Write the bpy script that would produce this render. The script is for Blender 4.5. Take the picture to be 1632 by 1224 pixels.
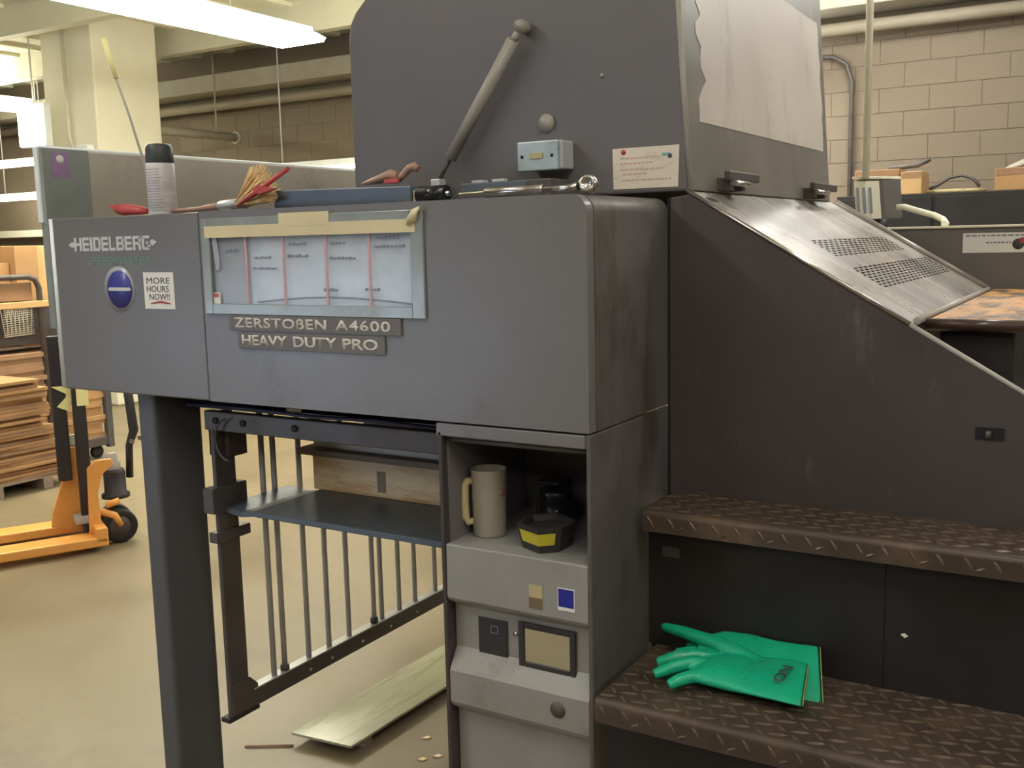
import bpy, bmesh, math, random
from mathutils import Vector, Matrix
random.seed(7)
S = bpy.context.scene
for o in list(bpy.data.objects): bpy.data.objects.remove(o)
COL = S.collection

# ------------------------------------------------------------------ camera
cam_d = bpy.data.cameras.new('camera'); cam = bpy.data.objects.new('camera', cam_d); COL.objects.link(cam)
RX = Vector((0.856737, 0.515251, -0.022753)); RD = Vector((0.052834, -0.131562, -0.989899)); RF = Vector((-0.513040, 0.846881, -0.139937))
m = Matrix.Identity(4)
for i in range(3):
    m[i][0] = RX[i]; m[i][1] = -RD[i]; m[i][2] = -RF[i]
m[0][3], m[1][3], m[2][3] = 0.88923, -1.76002, 1.6
cam.matrix_world = m
cam_d.sensor_fit = 'HORIZONTAL'; cam_d.sensor_width = 36; cam_d.lens = 36*1620.31/1632
cam_d.clip_start = 0.02; cam_d.clip_end = 200
S.camera = cam

# ------------------------------------------------------------------ world, exposure
W = bpy.data.worlds.new('world'); S.world = W; W.use_nodes = True
W.node_tree.nodes['Background'].inputs[0].default_value = (0.80, 0.85, 0.95, 1)
W.node_tree.nodes['Background'].inputs[1].default_value = 0.3
S.view_settings.view_transform = 'Standard'; S.view_settings.look = 'None'
S.view_settings.gamma = 1; S.view_settings.use_curve_mapping = False
S.view_settings.exposure = 1.0
LAMP = 10.0          # radiance of the fluorescent diffusers
DOOR = 3.4          # radiance of the added daylight door behind the camera

# ------------------------------------------------------------------ materials
def lin(c):
    return tuple(((v/255)/12.92 if v/255 <= 0.04045 else ((v/255+0.055)/1.055)**2.4) for v in c)
def mat(name, col, rough=0.5, metal=0.0, var=0.12, scale=6.0, stretch=(1, 1, 1), rvar=0.1, bump=0.0, bscale=60.0,
        col2=None, stain=None, coat=0.0, alpha=1.0, trans=0.0, emit=None, estr=1.0, spec=0.5, ior=1.45):
    M = bpy.data.materials.new(name); M.use_nodes = True
    N = M.node_tree.nodes; L = M.node_tree.links; P = N['Principled BSDF']
    c = lin(col)
    P.inputs['Metallic'].default_value = metal; P.inputs['Specular IOR Level'].default_value = spec
    P.inputs['Coat Weight'].default_value = coat; P.inputs['Alpha'].default_value = alpha
    P.inputs['Transmission Weight'].default_value = trans; P.inputs['IOR'].default_value = ior
    if emit:
        P.inputs['Emission Color'].default_value = (*lin(emit), 1); P.inputs['Emission Strength'].default_value = estr
        P.inputs['Base Color'].default_value = (*c, 1); P.inputs['Roughness'].default_value = rough
        return M
    tc = N.new('ShaderNodeTexCoord'); mp = N.new('ShaderNodeMapping'); mp.inputs['Scale'].default_value = stretch
    L.new(tc.outputs['Object'], mp.inputs[0])
    nz = N.new('ShaderNodeTexNoise'); nz.inputs['Scale'].default_value = scale; nz.inputs['Detail'].default_value = 7; nz.inputs['Roughness'].default_value = 0.62
    L.new(mp.outputs[0], nz.inputs[0])
    rp = N.new('ShaderNodeValToRGB'); rp.color_ramp.elements[0].position = 0.3; rp.color_ramp.elements[1].position = 0.7
    c2 = lin(col2) if col2 else tuple(min(1, v*(1+var)) for v in c)
    c1 = c if col2 else tuple(v*(1-var) for v in c)
    rp.color_ramp.elements[0].color = (*c1, 1); rp.color_ramp.elements[1].color = (*c2, 1)
    L.new(nz.outputs[0], rp.inputs[0]); out = rp.outputs[0]
    if stain:   # (colour, scale, lo, hi, stretch)
        mp2 = N.new('ShaderNodeMapping'); mp2.inputs['Scale'].default_value = stain[4]; L.new(tc.outputs['Object'], mp2.inputs[0])
        n2 = N.new('ShaderNodeTexNoise'); n2.inputs['Scale'].default_value = stain[1]; n2.inputs['Detail'].default_value = 9; n2.inputs['Roughness'].default_value = 0.7
        L.new(mp2.outputs[0], n2.inputs[0])
        r2 = N.new('ShaderNodeMapRange'); r2.inputs[1].default_value = stain[2]; r2.inputs[2].default_value = stain[3]; L.new(n2.outputs[0], r2.inputs[0])
        mx = N.new('ShaderNodeMix'); mx.data_type = 'RGBA'; L.new(r2.outputs[0], mx.inputs[0]); L.new(out, mx.inputs[6])
        mx.inputs[7].default_value = (*lin(stain[0]), 1); out = mx.outputs[2]
    L.new(out, P.inputs['Base Color'])
    rr = N.new('ShaderNodeMapRange'); rr.inputs[1].default_value = 0.3; rr.inputs[2].default_value = 0.7
    rr.inputs[3].default_value = max(0.02, rough-rvar); rr.inputs[4].default_value = min(1, rough+rvar)
    L.new(nz.outputs[0], rr.inputs[0]); L.new(rr.outputs[0], P.inputs['Roughness'])
    if bump:
        nb = N.new('ShaderNodeTexNoise'); nb.inputs['Scale'].default_value = bscale; nb.inputs['Detail'].default_value = 4; L.new(mp.outputs[0], nb.inputs[0])
        bp = N.new('ShaderNodeBump'); bp.inputs['Strength'].default_value = bump; bp.inputs['Distance'].default_value = 0.01
        L.new(nb.outputs[0], bp.inputs['Height']); L.new(bp.outputs[0], P.inputs['Normal'])
    return M

one = (1, 1, 1)
M = {}
M['panel'] = mat('graphite_paint', (108, 104, 100), 0.32, var=0.06, scale=3, rvar=0.05, bump=0.05, bscale=180, spec=.7, stain=((86, 84, 80), 5, 0.57, 0.78, (1, 1, .7)))
M['side'] = mat('worn_grey_paint', (92, 88, 84), 0.46, var=0.12, scale=5, bump=0.04, stain=((68, 59, 54), 6, 0.48, 0.66, (1, 1, 0.4)))
M['dark'] = mat('dark_brown_grey_paint', (68, 62, 60), 0.48, var=0.12, scale=3, stain=((98, 92, 90), 11, 0.60, 0.76, (1, 1, 0.25)), bump=0.04)
M['black'] = mat('black_paint', (36, 32, 31), 0.5, var=0.15, scale=6, stain=((52, 44, 40), 7, 0.6, 0.8, one))
M['postm'] = mat('post_paint', (84, 84, 86), 0.42, var=0.08, scale=4, stain=((62, 56, 54), 5, 0.5, 0.7, (1, 1, .3)))
M['mech'] = mat('machine_steel_dark', (84, 78, 75), 0.42, metal=0.15, var=0.2, scale=9)
M['steel'] = mat('bare_steel', (188, 188, 186), 0.36, metal=0.1, var=0.1, scale=9)
M['chrome'] = mat('chrome', (190, 186, 180), 0.22, metal=0.95, var=0.06, scale=9)
M['lid'] = mat('scuffed_cover_metal', (122, 117, 110), 0.28, metal=0.4, var=0.1, scale=1.6, stretch=(1, 1.6, 1), rvar=0.06,
               stain=((186, 179, 169), 2.0, 0.44, 0.66, (0.8, 1.9, 0.8)))
M['hoodside'] = mat('hood_side_paint', (126, 122, 114), 0.36, metal=0.2, var=0.12, scale=7, stain=((158, 152, 142), 10, 0.58, 0.74, (1, 1, .5)))
M['palepatch'] = mat('pale_patch_tone', (192, 184, 174), 0.42, var=0.05, scale=3, stain=((162, 154, 145), 4, 0.55, 0.72, (1, 1.6, 0.6)))
M['hood'] = mat('hood_graphite', (100, 96, 96), 0.42, var=0.05, scale=3, stain=((120, 115, 112), 12, 0.66, 0.8, (1.4, 1, .3)))
M['tread'] = mat('worn_checker_plate', (78, 66, 56), 0.44, metal=0.3, var=0.2, scale=8, stain=((112, 92, 72), 7, 0.5, 0.72, one), bump=0.08, bscale=90)
M['lug'] = mat('checker_plate_lug', (102, 88, 74), 0.36, metal=0.4, var=0.2, scale=20)
M['cab'] = mat('worn_cabinet_metal', (148, 146, 140), 0.42, metal=0.15, var=0.07, scale=9, stain=((122, 112, 106), 6, 0.54, 0.78, one))
M['white'] = mat('white_paper', (226, 224, 218), 0.6, var=0.03)
M['whitepaint'] = mat('white_paint', (222, 226, 226), 0.4, var=0.04)
M['blue'] = mat('blue_print', (62, 66, 140), 0.35, var=0.06)
M['bluestk'] = mat('deep_blue_print', (38, 40, 140), 0.35, var=0.06)
M['ring'] = mat('clear_sticker_edge', (158, 158, 164), 0.3, var=0.05)
M['logo'] = mat('silver_lettering', (196, 194, 194), 0.4, var=0.03)
M['green_txt'] = mat('green_lettering', (108, 142, 126), 0.5, var=0.05)
M['red'] = mat('red_plastic', (178, 70, 68), 0.4, var=0.1, scale=20)
M['redln'] = mat('red_print', (200, 160, 166), 0.6, var=0.1, scale=30)
M['inkd'] = mat('dark_print', (70, 72, 76), 0.6, var=0.1)
M['inkl'] = mat('faded_print', (128, 134, 146), 0.6, var=0.1)
M['plate'] = mat('sign_plate_grey', (108, 104, 102), 0.5, var=0.05)
M['platetxt'] = mat('sign_lettering', (206, 202, 194), 0.5, var=0.03)
M['tape'] = mat('masking_tape', (214, 200, 162), 0.7, var=0.05, scale=12, bump=0.1, bscale=150)
M['acryl'] = mat('clear_acrylic_edge', (138, 144, 140), 0.2, var=0.08, scale=14, spec=0.6)
M['litfilm'] = mat('lit_look_film_backing', (206, 218, 232), 0.45, var=0.07, scale=5, stain=((158, 172, 192), 4, 0.5, 0.7, one))
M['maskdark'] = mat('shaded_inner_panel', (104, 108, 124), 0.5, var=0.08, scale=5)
M['wood'] = mat('raw_pine', (246, 224, 182), 0.6, var=0.1, scale=5, stretch=(1, 6, 9), stain=((216, 172, 124), 4.0, 0.48, 0.66, (1.2, 2, 6)))
M['wooddk'] = mat('weathered_plywood', (150, 134, 116), 0.65, var=0.12, scale=6, stretch=(1, 5, 9))
M['card'] = mat('brown_cardboard', (172, 134, 92), 0.8, var=0.14, scale=5)
M['carddk'] = mat('old_cardboard', (150, 118, 88), 0.85, var=0.16, scale=5)
M['cardtop'] = mat('tan_cardboard', (196, 160, 112), 0.8, var=0.1, scale=5)
M['orange'] = mat('orange_paint', (232, 164, 84), 0.42, var=0.08, scale=7, stain=((206, 150, 96), 5, 0.6, 0.75, one))
M['rubber'] = mat('black_rubber', (40, 38, 36), 0.6, var=0.2, scale=14)
M['blackmetal'] = mat('black_mast_paint', (48, 44, 44), 0.5, var=0.1)
M['yellowpaper'] = mat('yellow_paper', (234, 226, 158), 0.7, var=0.04)
M['cream'] = mat('cream_paint', (226, 221, 198), 0.6, var=0.05, scale=2)
M['creampipe'] = mat('cream_pipe_paint', (242, 239, 216), 0.4, var=0.03)
M['wallm'] = mat('cream_block_paint', (124, 112, 94), 0.75, var=0.06, scale=1.2, bump=0.15, bscale=120)
M['mortar'] = mat('mortar_joint', (117, 105, 88), 0.9, var=0.06, scale=2)
M['ceilm'] = mat('hazed_ceiling_paint', (222, 219, 198), 0.75, var=0.08, scale=0.8)  # ceiling colour lightened to carry the glare haze of the lamps
M['joist'] = mat('joist_paint', (196, 194, 174), 0.65, var=0.08, scale=1)
M['pipehaze'] = mat('hazed_pipe_paint', (164, 160, 144), 0.6, var=0.1)  # colour lightened to imitate glare haze over the duct and pipe
M['floorm'] = mat('dusty_concrete', (130, 117, 92), 0.42, var=0.10, scale=1.3, rvar=0.14, bump=0.06, bscale=30, stain=((108, 97, 76), 1.1, 0.52, 0.72, one))
M['glass'] = mat('clear_glass_sheet', (196, 206, 186), 0.08, var=0.02, alpha=0.55, spec=0.7)
M['frost'] = mat('milky_plastic', (172, 164, 148), 0.38, var=0.06, scale=10, alpha=0.93)
M['frosth'] = mat('yellowed_plastic', (192, 178, 132), 0.36, var=0.06, scale=10)
M['gloss'] = mat('glossy_black_plastic', (34, 34, 36), 0.18, var=0.1, scale=12)
M['mattblk'] = mat('dusty_black_plastic', (50, 48, 47), 0.5, var=0.2, scale=14)
M['yellow'] = mat('yellow_label', (196, 184, 52), 0.5, var=0.08, scale=30)
M['glove'] = mat('green_nitrile', (24, 168, 126), 0.34, var=0.06, scale=12, stain=((92, 168, 120), 14, 0.62, 0.76, one), bump=0.12, bscale=90)
M['glovecuff'] = mat('glove_lining', (150, 160, 90), 0.7, var=0.06)
M['cap'] = mat('grey_green_cap', (62, 68, 66), 0.4, var=0.08)
M['canlabel'] = mat('printed_can_label', (214, 208, 206), 0.35, var=0.04, scale=40, stretch=(.2, .2, 3), col2=(186, 180, 182))
M['bristle'] = mat('tan_bristles', (228, 196, 146), 0.8, var=0.2, scale=60, stretch=(1, 1, .2))
M['handlew'] = mat('worn_wood_handle', (164, 130, 112), 0.5, var=0.12, scale=12)
M['bluebar'] = mat('blue_grey_steel', (92, 100, 110), 0.4, metal=0.3, var=0.1, scale=8)
M['strut'] = mat('strut_grey', (158, 152, 142), 0.4, metal=0.0, var=0.06, scale=10)
M['plankm'] = mat('worn_plank_top', (196, 144, 84), 0.5, var=0.25, scale=14, stretch=(1.4, .5, 1), stain=((84, 70, 62), 9, 0.46, 0.58, (2, .7, 1)))
M['plankedge'] = mat('dark_plank_edge', (66, 48, 42), 0.32, var=0.15, scale=12)
M['greyfar'] = mat('far_panel_grey', (108, 104, 98), 0.5, var=0.05)
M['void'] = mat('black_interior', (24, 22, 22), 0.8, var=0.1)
M['tan'] = mat('tan_label', (180, 168, 124), 0.5, var=0.06, scale=30)
M['purple'] = mat('purple_print', (150, 120, 160), 0.6, var=0.1, scale=30)
M['lamp'] = mat('fluorescent_diffuser', (240, 240, 230), 0.5, emit=(255, 249, 226), estr=LAMP*1.6)
M['lampn'] = mat('overhead_diffuser', (240, 240, 240), 0.5, emit=(255, 253, 250), estr=LAMP)
M['daylight'] = mat('added_door_daylight', (220, 230, 240), 0.5, emit=(200, 222, 255), estr=DOOR)
M['mesh'] = mat('white_wire', (214, 210, 190), 0.5, var=0.05)

# ------------------------------------------------------------------ mesh helpers (world coordinates)
class B:
    def __init__(s): s.v = []; s.f = []; s.sm = []
    def add(s, vs, fs, smooth=False):
        k = len(s.v); s.v += [tuple(p) for p in vs]
        for f in fs: s.f.append([k+i for i in f]); s.sm.append(smooth)
        return s
    def box(s, x0, x1, y0, y1, z0, z1):
        vs = [(x, y, z) for z in (z0, z1) for y in (y0, y1) for x in (x0, x1)]
        return s.add(vs, [(0, 2, 3, 1), (4, 5, 7, 6), (0, 1, 5, 4), (2, 6, 7, 3), (0, 4, 6, 2), (1, 3, 7, 5)])
    def obox(s, o, a, b, c):       # origin corner and three edge vectors
        o = Vector(o); a = Vector(a); b = Vector(b); c = Vector(c)
        vs = [o+i*a+j*b+k*c for k in (0, 1) for j in (0, 1) for i in (0, 1)]
        fs = [(0, 2, 3, 1), (4, 5, 7, 6), (0, 1, 5, 4), (2, 6, 7, 3), (0, 4, 6, 2), (1, 3, 7, 5)]
        if a.cross(b).dot(c) < 0: fs = [f[::-1] for f in fs]
        return s.add(vs, fs)
    def prism(s, poly, vec, smooth=False):    # planar polygon extruded by vec
        vec = Vector(vec); n = len(poly); p = [Vector(q) for q in poly]
        vs = p + [q+vec for q in p]
        nor = Vector((0, 0, 0))
        for i in range(n): nor += p[i].cross(p[(i+1) % n])
        flip = nor.dot(vec) > 0
        fs = [list(range(n)), list(range(2*n-1, n-1, -1))] + [(i, i+n, (i+1) % n+n, (i+1) % n) for i in range(n)]
        if flip: fs = [tuple(reversed(f)) for f in fs]
        k = len(s.f); s.add(vs, fs)
        if smooth:
            for i in range(k+2, len(s.f)): s.sm[i] = True
        return s
    def tube(s, path, r, n=12, caps=True):
        pts = [Vector(p) for p in path]; rs = r if isinstance(r, (list, tuple)) else [r]*len(pts)
        vs = []; prev = None
        for i, p in enumerate(pts):
            d = (pts[min(i+1, len(pts)-1)]-pts[max(i-1, 0)]).normalized()
            if prev is None:
                a = Vector((0, 0, 1)) if abs(d.z) < 0.9 else Vector((1, 0, 0)); u = d.cross(a).normalized()
            else: u = (prev-d*prev.dot(d)).normalized()
            prev = u; w = d.cross(u)
            for k in range(n):
                t = 2*math.pi*k/n; vs.append(p+(u*math.cos(t)+w*math.sin(t))*rs[i])
        fs = [(i*n+k, i*n+(k+1) % n, (i+1)*n+(k+1) % n, (i+1)*n+k) for i in range(len(pts)-1) for k in range(n)]
        s.add(vs, fs, True)
        if caps:
            k0 = len(s.v)-len(vs); e = (len(pts)-1)*n
            s.f.append([k0+i for i in range(n-1, -1, -1)]); s.sm.append(False)
            s.f.append([k0+e+i for i in range(n)]); s.sm.append(False)
        return s
    def lathe(s, o, axis, prof, n=28):         # prof: (radius, height) along axis
        ax = Vector(axis).normalized(); a = Vector((0, 0, 1)) if abs(ax.z) < 0.9 else Vector((1, 0, 0))
        u = ax.cross(a).normalized(); w = ax.cross(u); o = Vector(o); vs = []
        for r, h in prof:
            for k in range(n):
                t = 2*math.pi*k/n; vs.append(o+ax*h+(u*math.cos(t)+w*math.sin(t))*max(r, 1e-5))
        fs = [(i*n+k, i*n+(k+1) % n, (i+1)*n+(k+1) % n, (i+1)*n+k) for i in range(len(prof)-1) for k in range(n)]
        return s.add(vs, fs, True)
    def loft(s, secs, n=20):                   # secs: (centre, half-width vec, half-thickness vec)
        vs = []
        for c, a, b in secs:
            c = Vector(c); a = Vector(a); b = Vector(b)
            for k in range(n):
                t = 2*math.pi*k/n; vs.append(c+a*math.cos(t)+b*math.sin(t))
        fs = [(i*n+k, i*n+(k+1) % n, (i+1)*n+(k+1) % n, (i+1)*n+k) for i in range(len(secs)-1) for k in range(n)]
        s.add(vs, fs, True); k0 = len(s.v)-len(vs); e = (len(secs)-1)*n
        s.f.append([k0+i for i in range(n-1, -1, -1)]); s.sm.append(False)
        s.f.append([k0+e+i for i in range(n)]); s.sm.append(False)
        return s

def mesh_of(name, b, material):
    me = bpy.data.meshes.new(name); me.from_pydata(b.v, [], b.f); me.update()
    me.polygons.foreach_set('use_smooth', b.sm)
    bm = bmesh.new(); bm.from_mesh(me); bmesh.ops.recalc_face_normals(bm, faces=bm.faces); bm.to_mesh(me); bm.free()
    if material: me.materials.append(M[material] if isinstance(material, str) else material)
    return me
def put(o, parent):
    COL.objects.link(o)
    if parent:
        o.parent = parent
        if parent.type == 'EMPTY': o.matrix_parent_inverse = Matrix.Translation(-Vector(parent.location))
def obj(name, b, material, parent=None, bevel=0.0, seg=2, kind=None):
    me = b if isinstance(b, bpy.types.Mesh) else mesh_of(name, b, material)
    o = bpy.data.objects.new(name, me); put(o, parent)
    if parent is None:
        xs = [v.co for v in me.vertices]
        c = Vector((sum((min(v[i] for v in xs), max(v[i] for v in xs)))/2 for i in (0, 1)).__iter__() if False else
                   ((min(v.x for v in xs)+max(v.x for v in xs))/2, (min(v.y for v in xs)+max(v.y for v in xs))/2, min(v.z for v in xs)))
        me.transform(Matrix.Translation(-c)); o.location = c
    if bevel:
        bv = o.modifiers.new('bevel', 'BEVEL'); bv.width = bevel; bv.segments = seg; bv.limit_method = 'ANGLE'; bv.angle_limit = math.radians(35)
    if kind: o['kind'] = kind
    return o
def thing(name, label, cat, loc, group=None):
    o = bpy.data.objects.new(name, None); o.empty_display_size = 0.1; o.location = loc; COL.objects.link(o)
    return tag(o, label, cat, group)
def tag(o, label, cat, group=None):
    o['label'] = label; o['category'] = cat
    if group: o['group'] = group
    return o
def struct(name, b, material, parent=None, bevel=0.0):
    o = obj(name, b, material, parent, bevel)
    if not parent: o['kind'] = 'structure'
    return o
def text_mesh(name, body, origin, ex, ey, width, height, material, depth=0.0008, bold=0.0, spacing=1.0):
    """flat lettering fitted to width x height; origin is its lower-left corner"""
    cu = bpy.data.curves.new(name, 'FONT'); cu.body = body; cu.extrude = 0.0; cu.offset = bold; cu.space_character = spacing; cu.resolution_u = 3
    t = bpy.data.objects.new(name, cu); COL.objects.link(t)
    me = bpy.data.meshes.new_from_object(t.evaluated_get(bpy.context.evaluated_depsgraph_get()))
    bpy.data.objects.remove(t)
    xs = [v.co.x for v in me.vertices]; ys = [v.co.y for v in me.vertices]
    x0, x1, y0, y1 = min(xs), max(xs), min(ys), max(ys)
    ex = Vector(ex).normalized(); ey = Vector(ey).normalized(); nz = ex.cross(ey); o = Vector(origin)
    for v in me.vertices:
        v.co = o + ex*((v.co.x-x0)/(x1-x0)*width) + ey*((v.co.y-y0)/(y1-y0)*height)
    bm = bmesh.new(); bm.from_mesh(me)
    bmesh.ops.recalc_face_normals(bm, faces=bm.faces)
    r = bmesh.ops.extrude_face_region(bm, geom=bm.faces[:])
    for g in r['geom']:
        if isinstance(g, bmesh.types.BMVert): g.co += nz*depth
    bmesh.ops.recalc_face_normals(bm, faces=bm.faces); bm.to_mesh(me); bm.free()
    me.materials.clear(); me.materials.append(M[material]); me.name = name
    return me
def disc(o, axis, r, h, n=32): return B().lathe(o, axis, [(0, 0), (r, 0), (r, h), (0, h)], n)

# ================================================================== the room
HX0, HX1, HY0, HY1, HZ = -17.0, 7.0, -7.0, 7.5, 3.95
struct('floor', B().box(HX0, HX1, HY0, HY1+.2, -0.1, 0), 'floorm')
struct('ceiling', B().box(HX0, HX1, HY0, HY1+.2, HZ, HZ+.1), 'ceilm')
wb = struct('wall_back', B().box(HX0, HX1, HY1, HY1+.2, 0, HZ), 'mortar')
struct('wall_left', B().box(HX0-.2, HX0, HY0, HY1, 0, HZ), 'wallm')
struct('wall_right', B().box(HX1, HX1+.2, HY0, HY1, 0, HZ), 'wallm')
b = B().box(HX0, -9.4, HY0-.2, HY0, 0, HZ).box(-4.8, HX1, HY0-.2, HY0, 0, HZ).box(-9.4, -4.8, HY0-.2, HY0, 1.25, HZ)
struct('wall_front', b, 'wallm')
d = struct('added_door_1', B().box(-9.4, -4.8, HY0-.16, HY0-.12, 0, 1.25), 'daylight')  # unseen door opening, placed and sized for the fascia's cool reflection
d['label'] = 'added half-raised door, glowing cool for the fascia reflection'
# painted concrete blocks on the back wall where the photograph shows them
BW, BH = 0.4, 0.2
blk = mesh_of('block', B().box(-BW/2+.003, BW/2-.003, -.005, .004, -BH/2+.003, BH/2-.003), 'wallm')
def blocks(x0, x1, z0, z1):
    r = int(round(z0/BH)); z = r*BH
    while z < z1-.01:
        x = x0 + (BW/2 if r % 2 else 0)
        while x < x1:
            o = bpy.data.objects.new('block', blk); COL.objects.link(o); o.parent = wb; o.matrix_parent_inverse = Matrix.Translation(-Vector(wb.location))
            o.location = (x+BW/2, HY1, z+BH/2); x += BW
        z += BH; r += 1
blocks(-2.4, 1.2, 1.6, 3.4)
blocks(-9.6, -6.0, 2.2, 3.6)
# ceiling joists, deck ribs, pipes along the back wall
jo = mesh_of('joist', B().box(-12, 12, -.06, .06, -.15, .15), 'joist')
for i, y in enumerate((1.2, 2.9, 4.5, 6.1)):
    o = bpy.data.objects.new('trim_%d' % (i+1), jo); COL.objects.link(o); o.location = (-5, y, HZ-.15); o['kind'] = 'structure'
rib = mesh_of('deck_rib', B().box(-.05, .05, HY0+.2, HY1-.1, -.02, .02), 'ceilm')
ce = bpy.data.objects['ceiling']
for i in range(30):
    o = bpy.data.objects.new('deck_rib', rib); COL.objects.link(o); o.parent = ce; o.matrix_parent_inverse = Matrix.Translation(-Vector(ce.location)); o.location = (-14+i*.55, 0, HZ-.02)
tag(obj('wall_pipe', B().tube([(-16.5, 7.33, 3.30), (6.5, 7.33, 3.30)], .055, 14), mat('dull_pipe_paint', (150, 141, 121), .6, var=.05)), 'pale pipe running along the top of the back wall', 'pipe')
tag(obj('duct', B().box(-16.5, 6.5, 7.05, 7.45, 3.42, 3.62), 'pipehaze', bevel=.01), 'haze-lightened boxy duct under the ceiling along the back wall', 'duct')
tag(obj('cable_tray', B().box(-16.8, -9.8, 7.3, 7.48, 1.80, 1.90), 'joist', bevel=.008), 'grey horizontal cable tray low on the back wall at far left', 'cable tray')
hp = thing('hanging_pipe', 'haze-lightened pipe hanging under the ceiling left of the tall hood', 'pipe', (-8.41, 6.6, 2.9))
obj('pipe_run', B().tube([(-8.41, 5.1, 2.9), (-8.41, 7.3, 2.9)], .05, 14), 'pipehaze', hp)
obj('hanger', B().tube([(-8.41, 5.6, 2.94), (-8.41, 5.6, HZ-.02)], .01, 6), 'pipehaze', hp); obj('hanger', B().tube([(-8.41, 7.0, 2.94), (-8.41, 7.0, HZ-.02)], .01, 6), 'pipehaze', hp)
obj('end_flange', B().tube([(-8.41, 7.28, 2.9), (-8.41, 7.33, 2.9)], .075, 16), 'pipehaze', hp)
col = thing('concrete_column', 'square cream painted column reaching the ceiling behind the machine', 'column', (-8.3, 5.4, 0))
obj('shaft', B().box(-8.75, -7.95, 5.0, 5.8, 0, HZ-.01), 'cream', col, bevel=.02)
obj('conduit', B().tube([(-8.35, 4.97, HZ-.02), (-8.35, 4.97, 2.75), (-8.30, 4.965, 2.62), (-8.2, 4.965, 2.58)], .018, 8), 'joist', col)
obj('junction_box', B().box(-8.2, -8.02, 4.92, 5.0, 2.53, 2.64), 'whitepaint', col, bevel=.008)
tag(obj('wall_conduit', B().tube([(-1.62, 7.46, 3.12), (-1.38, 7.46, 3.10), (-1.27, 7.46, 3.03), (-1.22, 7.46, 2.88), (-1.22, 7.46, .3)], .02, 10), 'mech'), 'thin bent conduit running down the back wall beside the pole', 'conduit')

def fixture(x0, x1, y0, y1, z, label, group='ceiling fluorescent lights', hang=True, lm='lamp'):
    t = thing('fluorescent_light', label, 'light', ((x0+x1)/2, (y0+y1)/2, z), group)
    xm, w = (x0+x1)/2, (x1-x0)/2
    obj('housing', B().box(xm-w*.45, xm+w*.45, y0, y1, z+.085, z+.14), 'whitepaint', t, bevel=.006)
    obj('diffuser', B().prism([(xm+a*w, y0+.01, z+h) for a, h in ((-1, .03), (-.9, 0), (.9, 0), (1, .03), (.6, .085), (-.6, .085))], (0, y1-y0-.02, 0)), lm, t)
    if hang:
        for f in (.2, .8):
            if x1-x0 > y1-y0: p = (x0+(x1-x0)*f, (y0+y1)/2)
            else: p = ((x0+x1)/2, y0+(y1-y0)*f)
            obj('hanger', B().tube([(p[0], p[1], z+.14), (p[0], p[1], HZ-.005)], .006, 6), 'steel', t)
    return t
fixture(-5.55, -5.02, 1.0, 5.1, 3.3, 'long glaring fluorescent light at top left, nearest the camera')
fixture(-11.7, -11.1, 3.2, 6.6, 3.4, 'glaring fluorescent light at the left edge beside the cream column')
for x0, x1, y, z, l in ((-12.6, -10.9, 6.5, 2.72, 'upper of the two thin distant lights at the left edge'),
                        (-12.78, -11.61, 7.0, 2.332, 'lower thin distant light at the left edge below another'),
                        (-7.1, -5.6, 6.5, 2.40, 'thin distant light showing just left of the tall hood')):
    t = thing('strip_light', l, 'light', ((x0+x1)/2, y, z), 'distant strip lights')
    obj('tube', B().tube([(x0+.02, y, z), (x1-.02, y, z)], .03, 10), 'lamp', t)
    obj('reflector', B().prism([(x0, y-.11, z+.0), (x0, y-.03, z+.06), (x0, y+.03, z+.06), (x0, y+.11, z+.0), (x0, y+.03, z+.07), (x0, y-.03, z+.07)], (x1-x0, 0, 0)), 'whitepaint', t)
    for f in (.12, .9): obj('hanger', B().tube([(x0+(x1-x0)*f, y, z+.06), (x0+(x1-x0)*f, y, HZ-.01)], .008, 6), 'steel', t)
fixture(-2.9, -1.8, 5.9, 7.0, 3.0, 'added square light near the back wall hidden behind the tall hood', lm='lampn')  # unseen; added so the sloping cover reflects something bright
fixture(-1.35, .25, 6.25, 6.55, 3.52, 'ceiling light just above the view near the back wall', lm='lampn')
t = thing('lamp_box', 'bright white lamp box hanging before the cream column', 'light', (-8.7, 4.8, 2.66))
obj('diffuser', B().box(-8.9, -8.5, 4.78, 4.80, 2.66, 3.06), 'lamp', t, bevel=.006); obj('housing', B().box(-8.91, -8.49, 4.80, 4.88, 2.65, 3.07), 'whitepaint', t, bevel=.006)
obj('hanger', B().tube([(-8.7, 4.84, 3.07), (-8.7, 4.84, HZ-.01)], .01, 6), 'steel', t)
k = 0
for x in (-2.1, 1.1, 4.3):
    for y0 in (-5.5, -2.2, 1.4, 3.9):
        k += 1
        fixture(x-.15, x+.15, y0, y0+1.6, 3.4, 'white fluorescent light hung in rows over the machine, out of view', 'overhead lights above the machine', lm='lampn')

# ================================================================== the press
PR = thing('printing_press', 'large dark grey printing press delivery end with hood, cabinet and steps', 'machine', (-.4, .6, 0))
def part(name, b, m_, bevel=.0025, parent=None, seg=2, label=None, kind=None):
    o = obj(name, b, m_, parent or PR, bevel, seg, kind)
    if label: o['label'] = label
    return o
ZB, ZT = 1.219, 1.686
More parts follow.
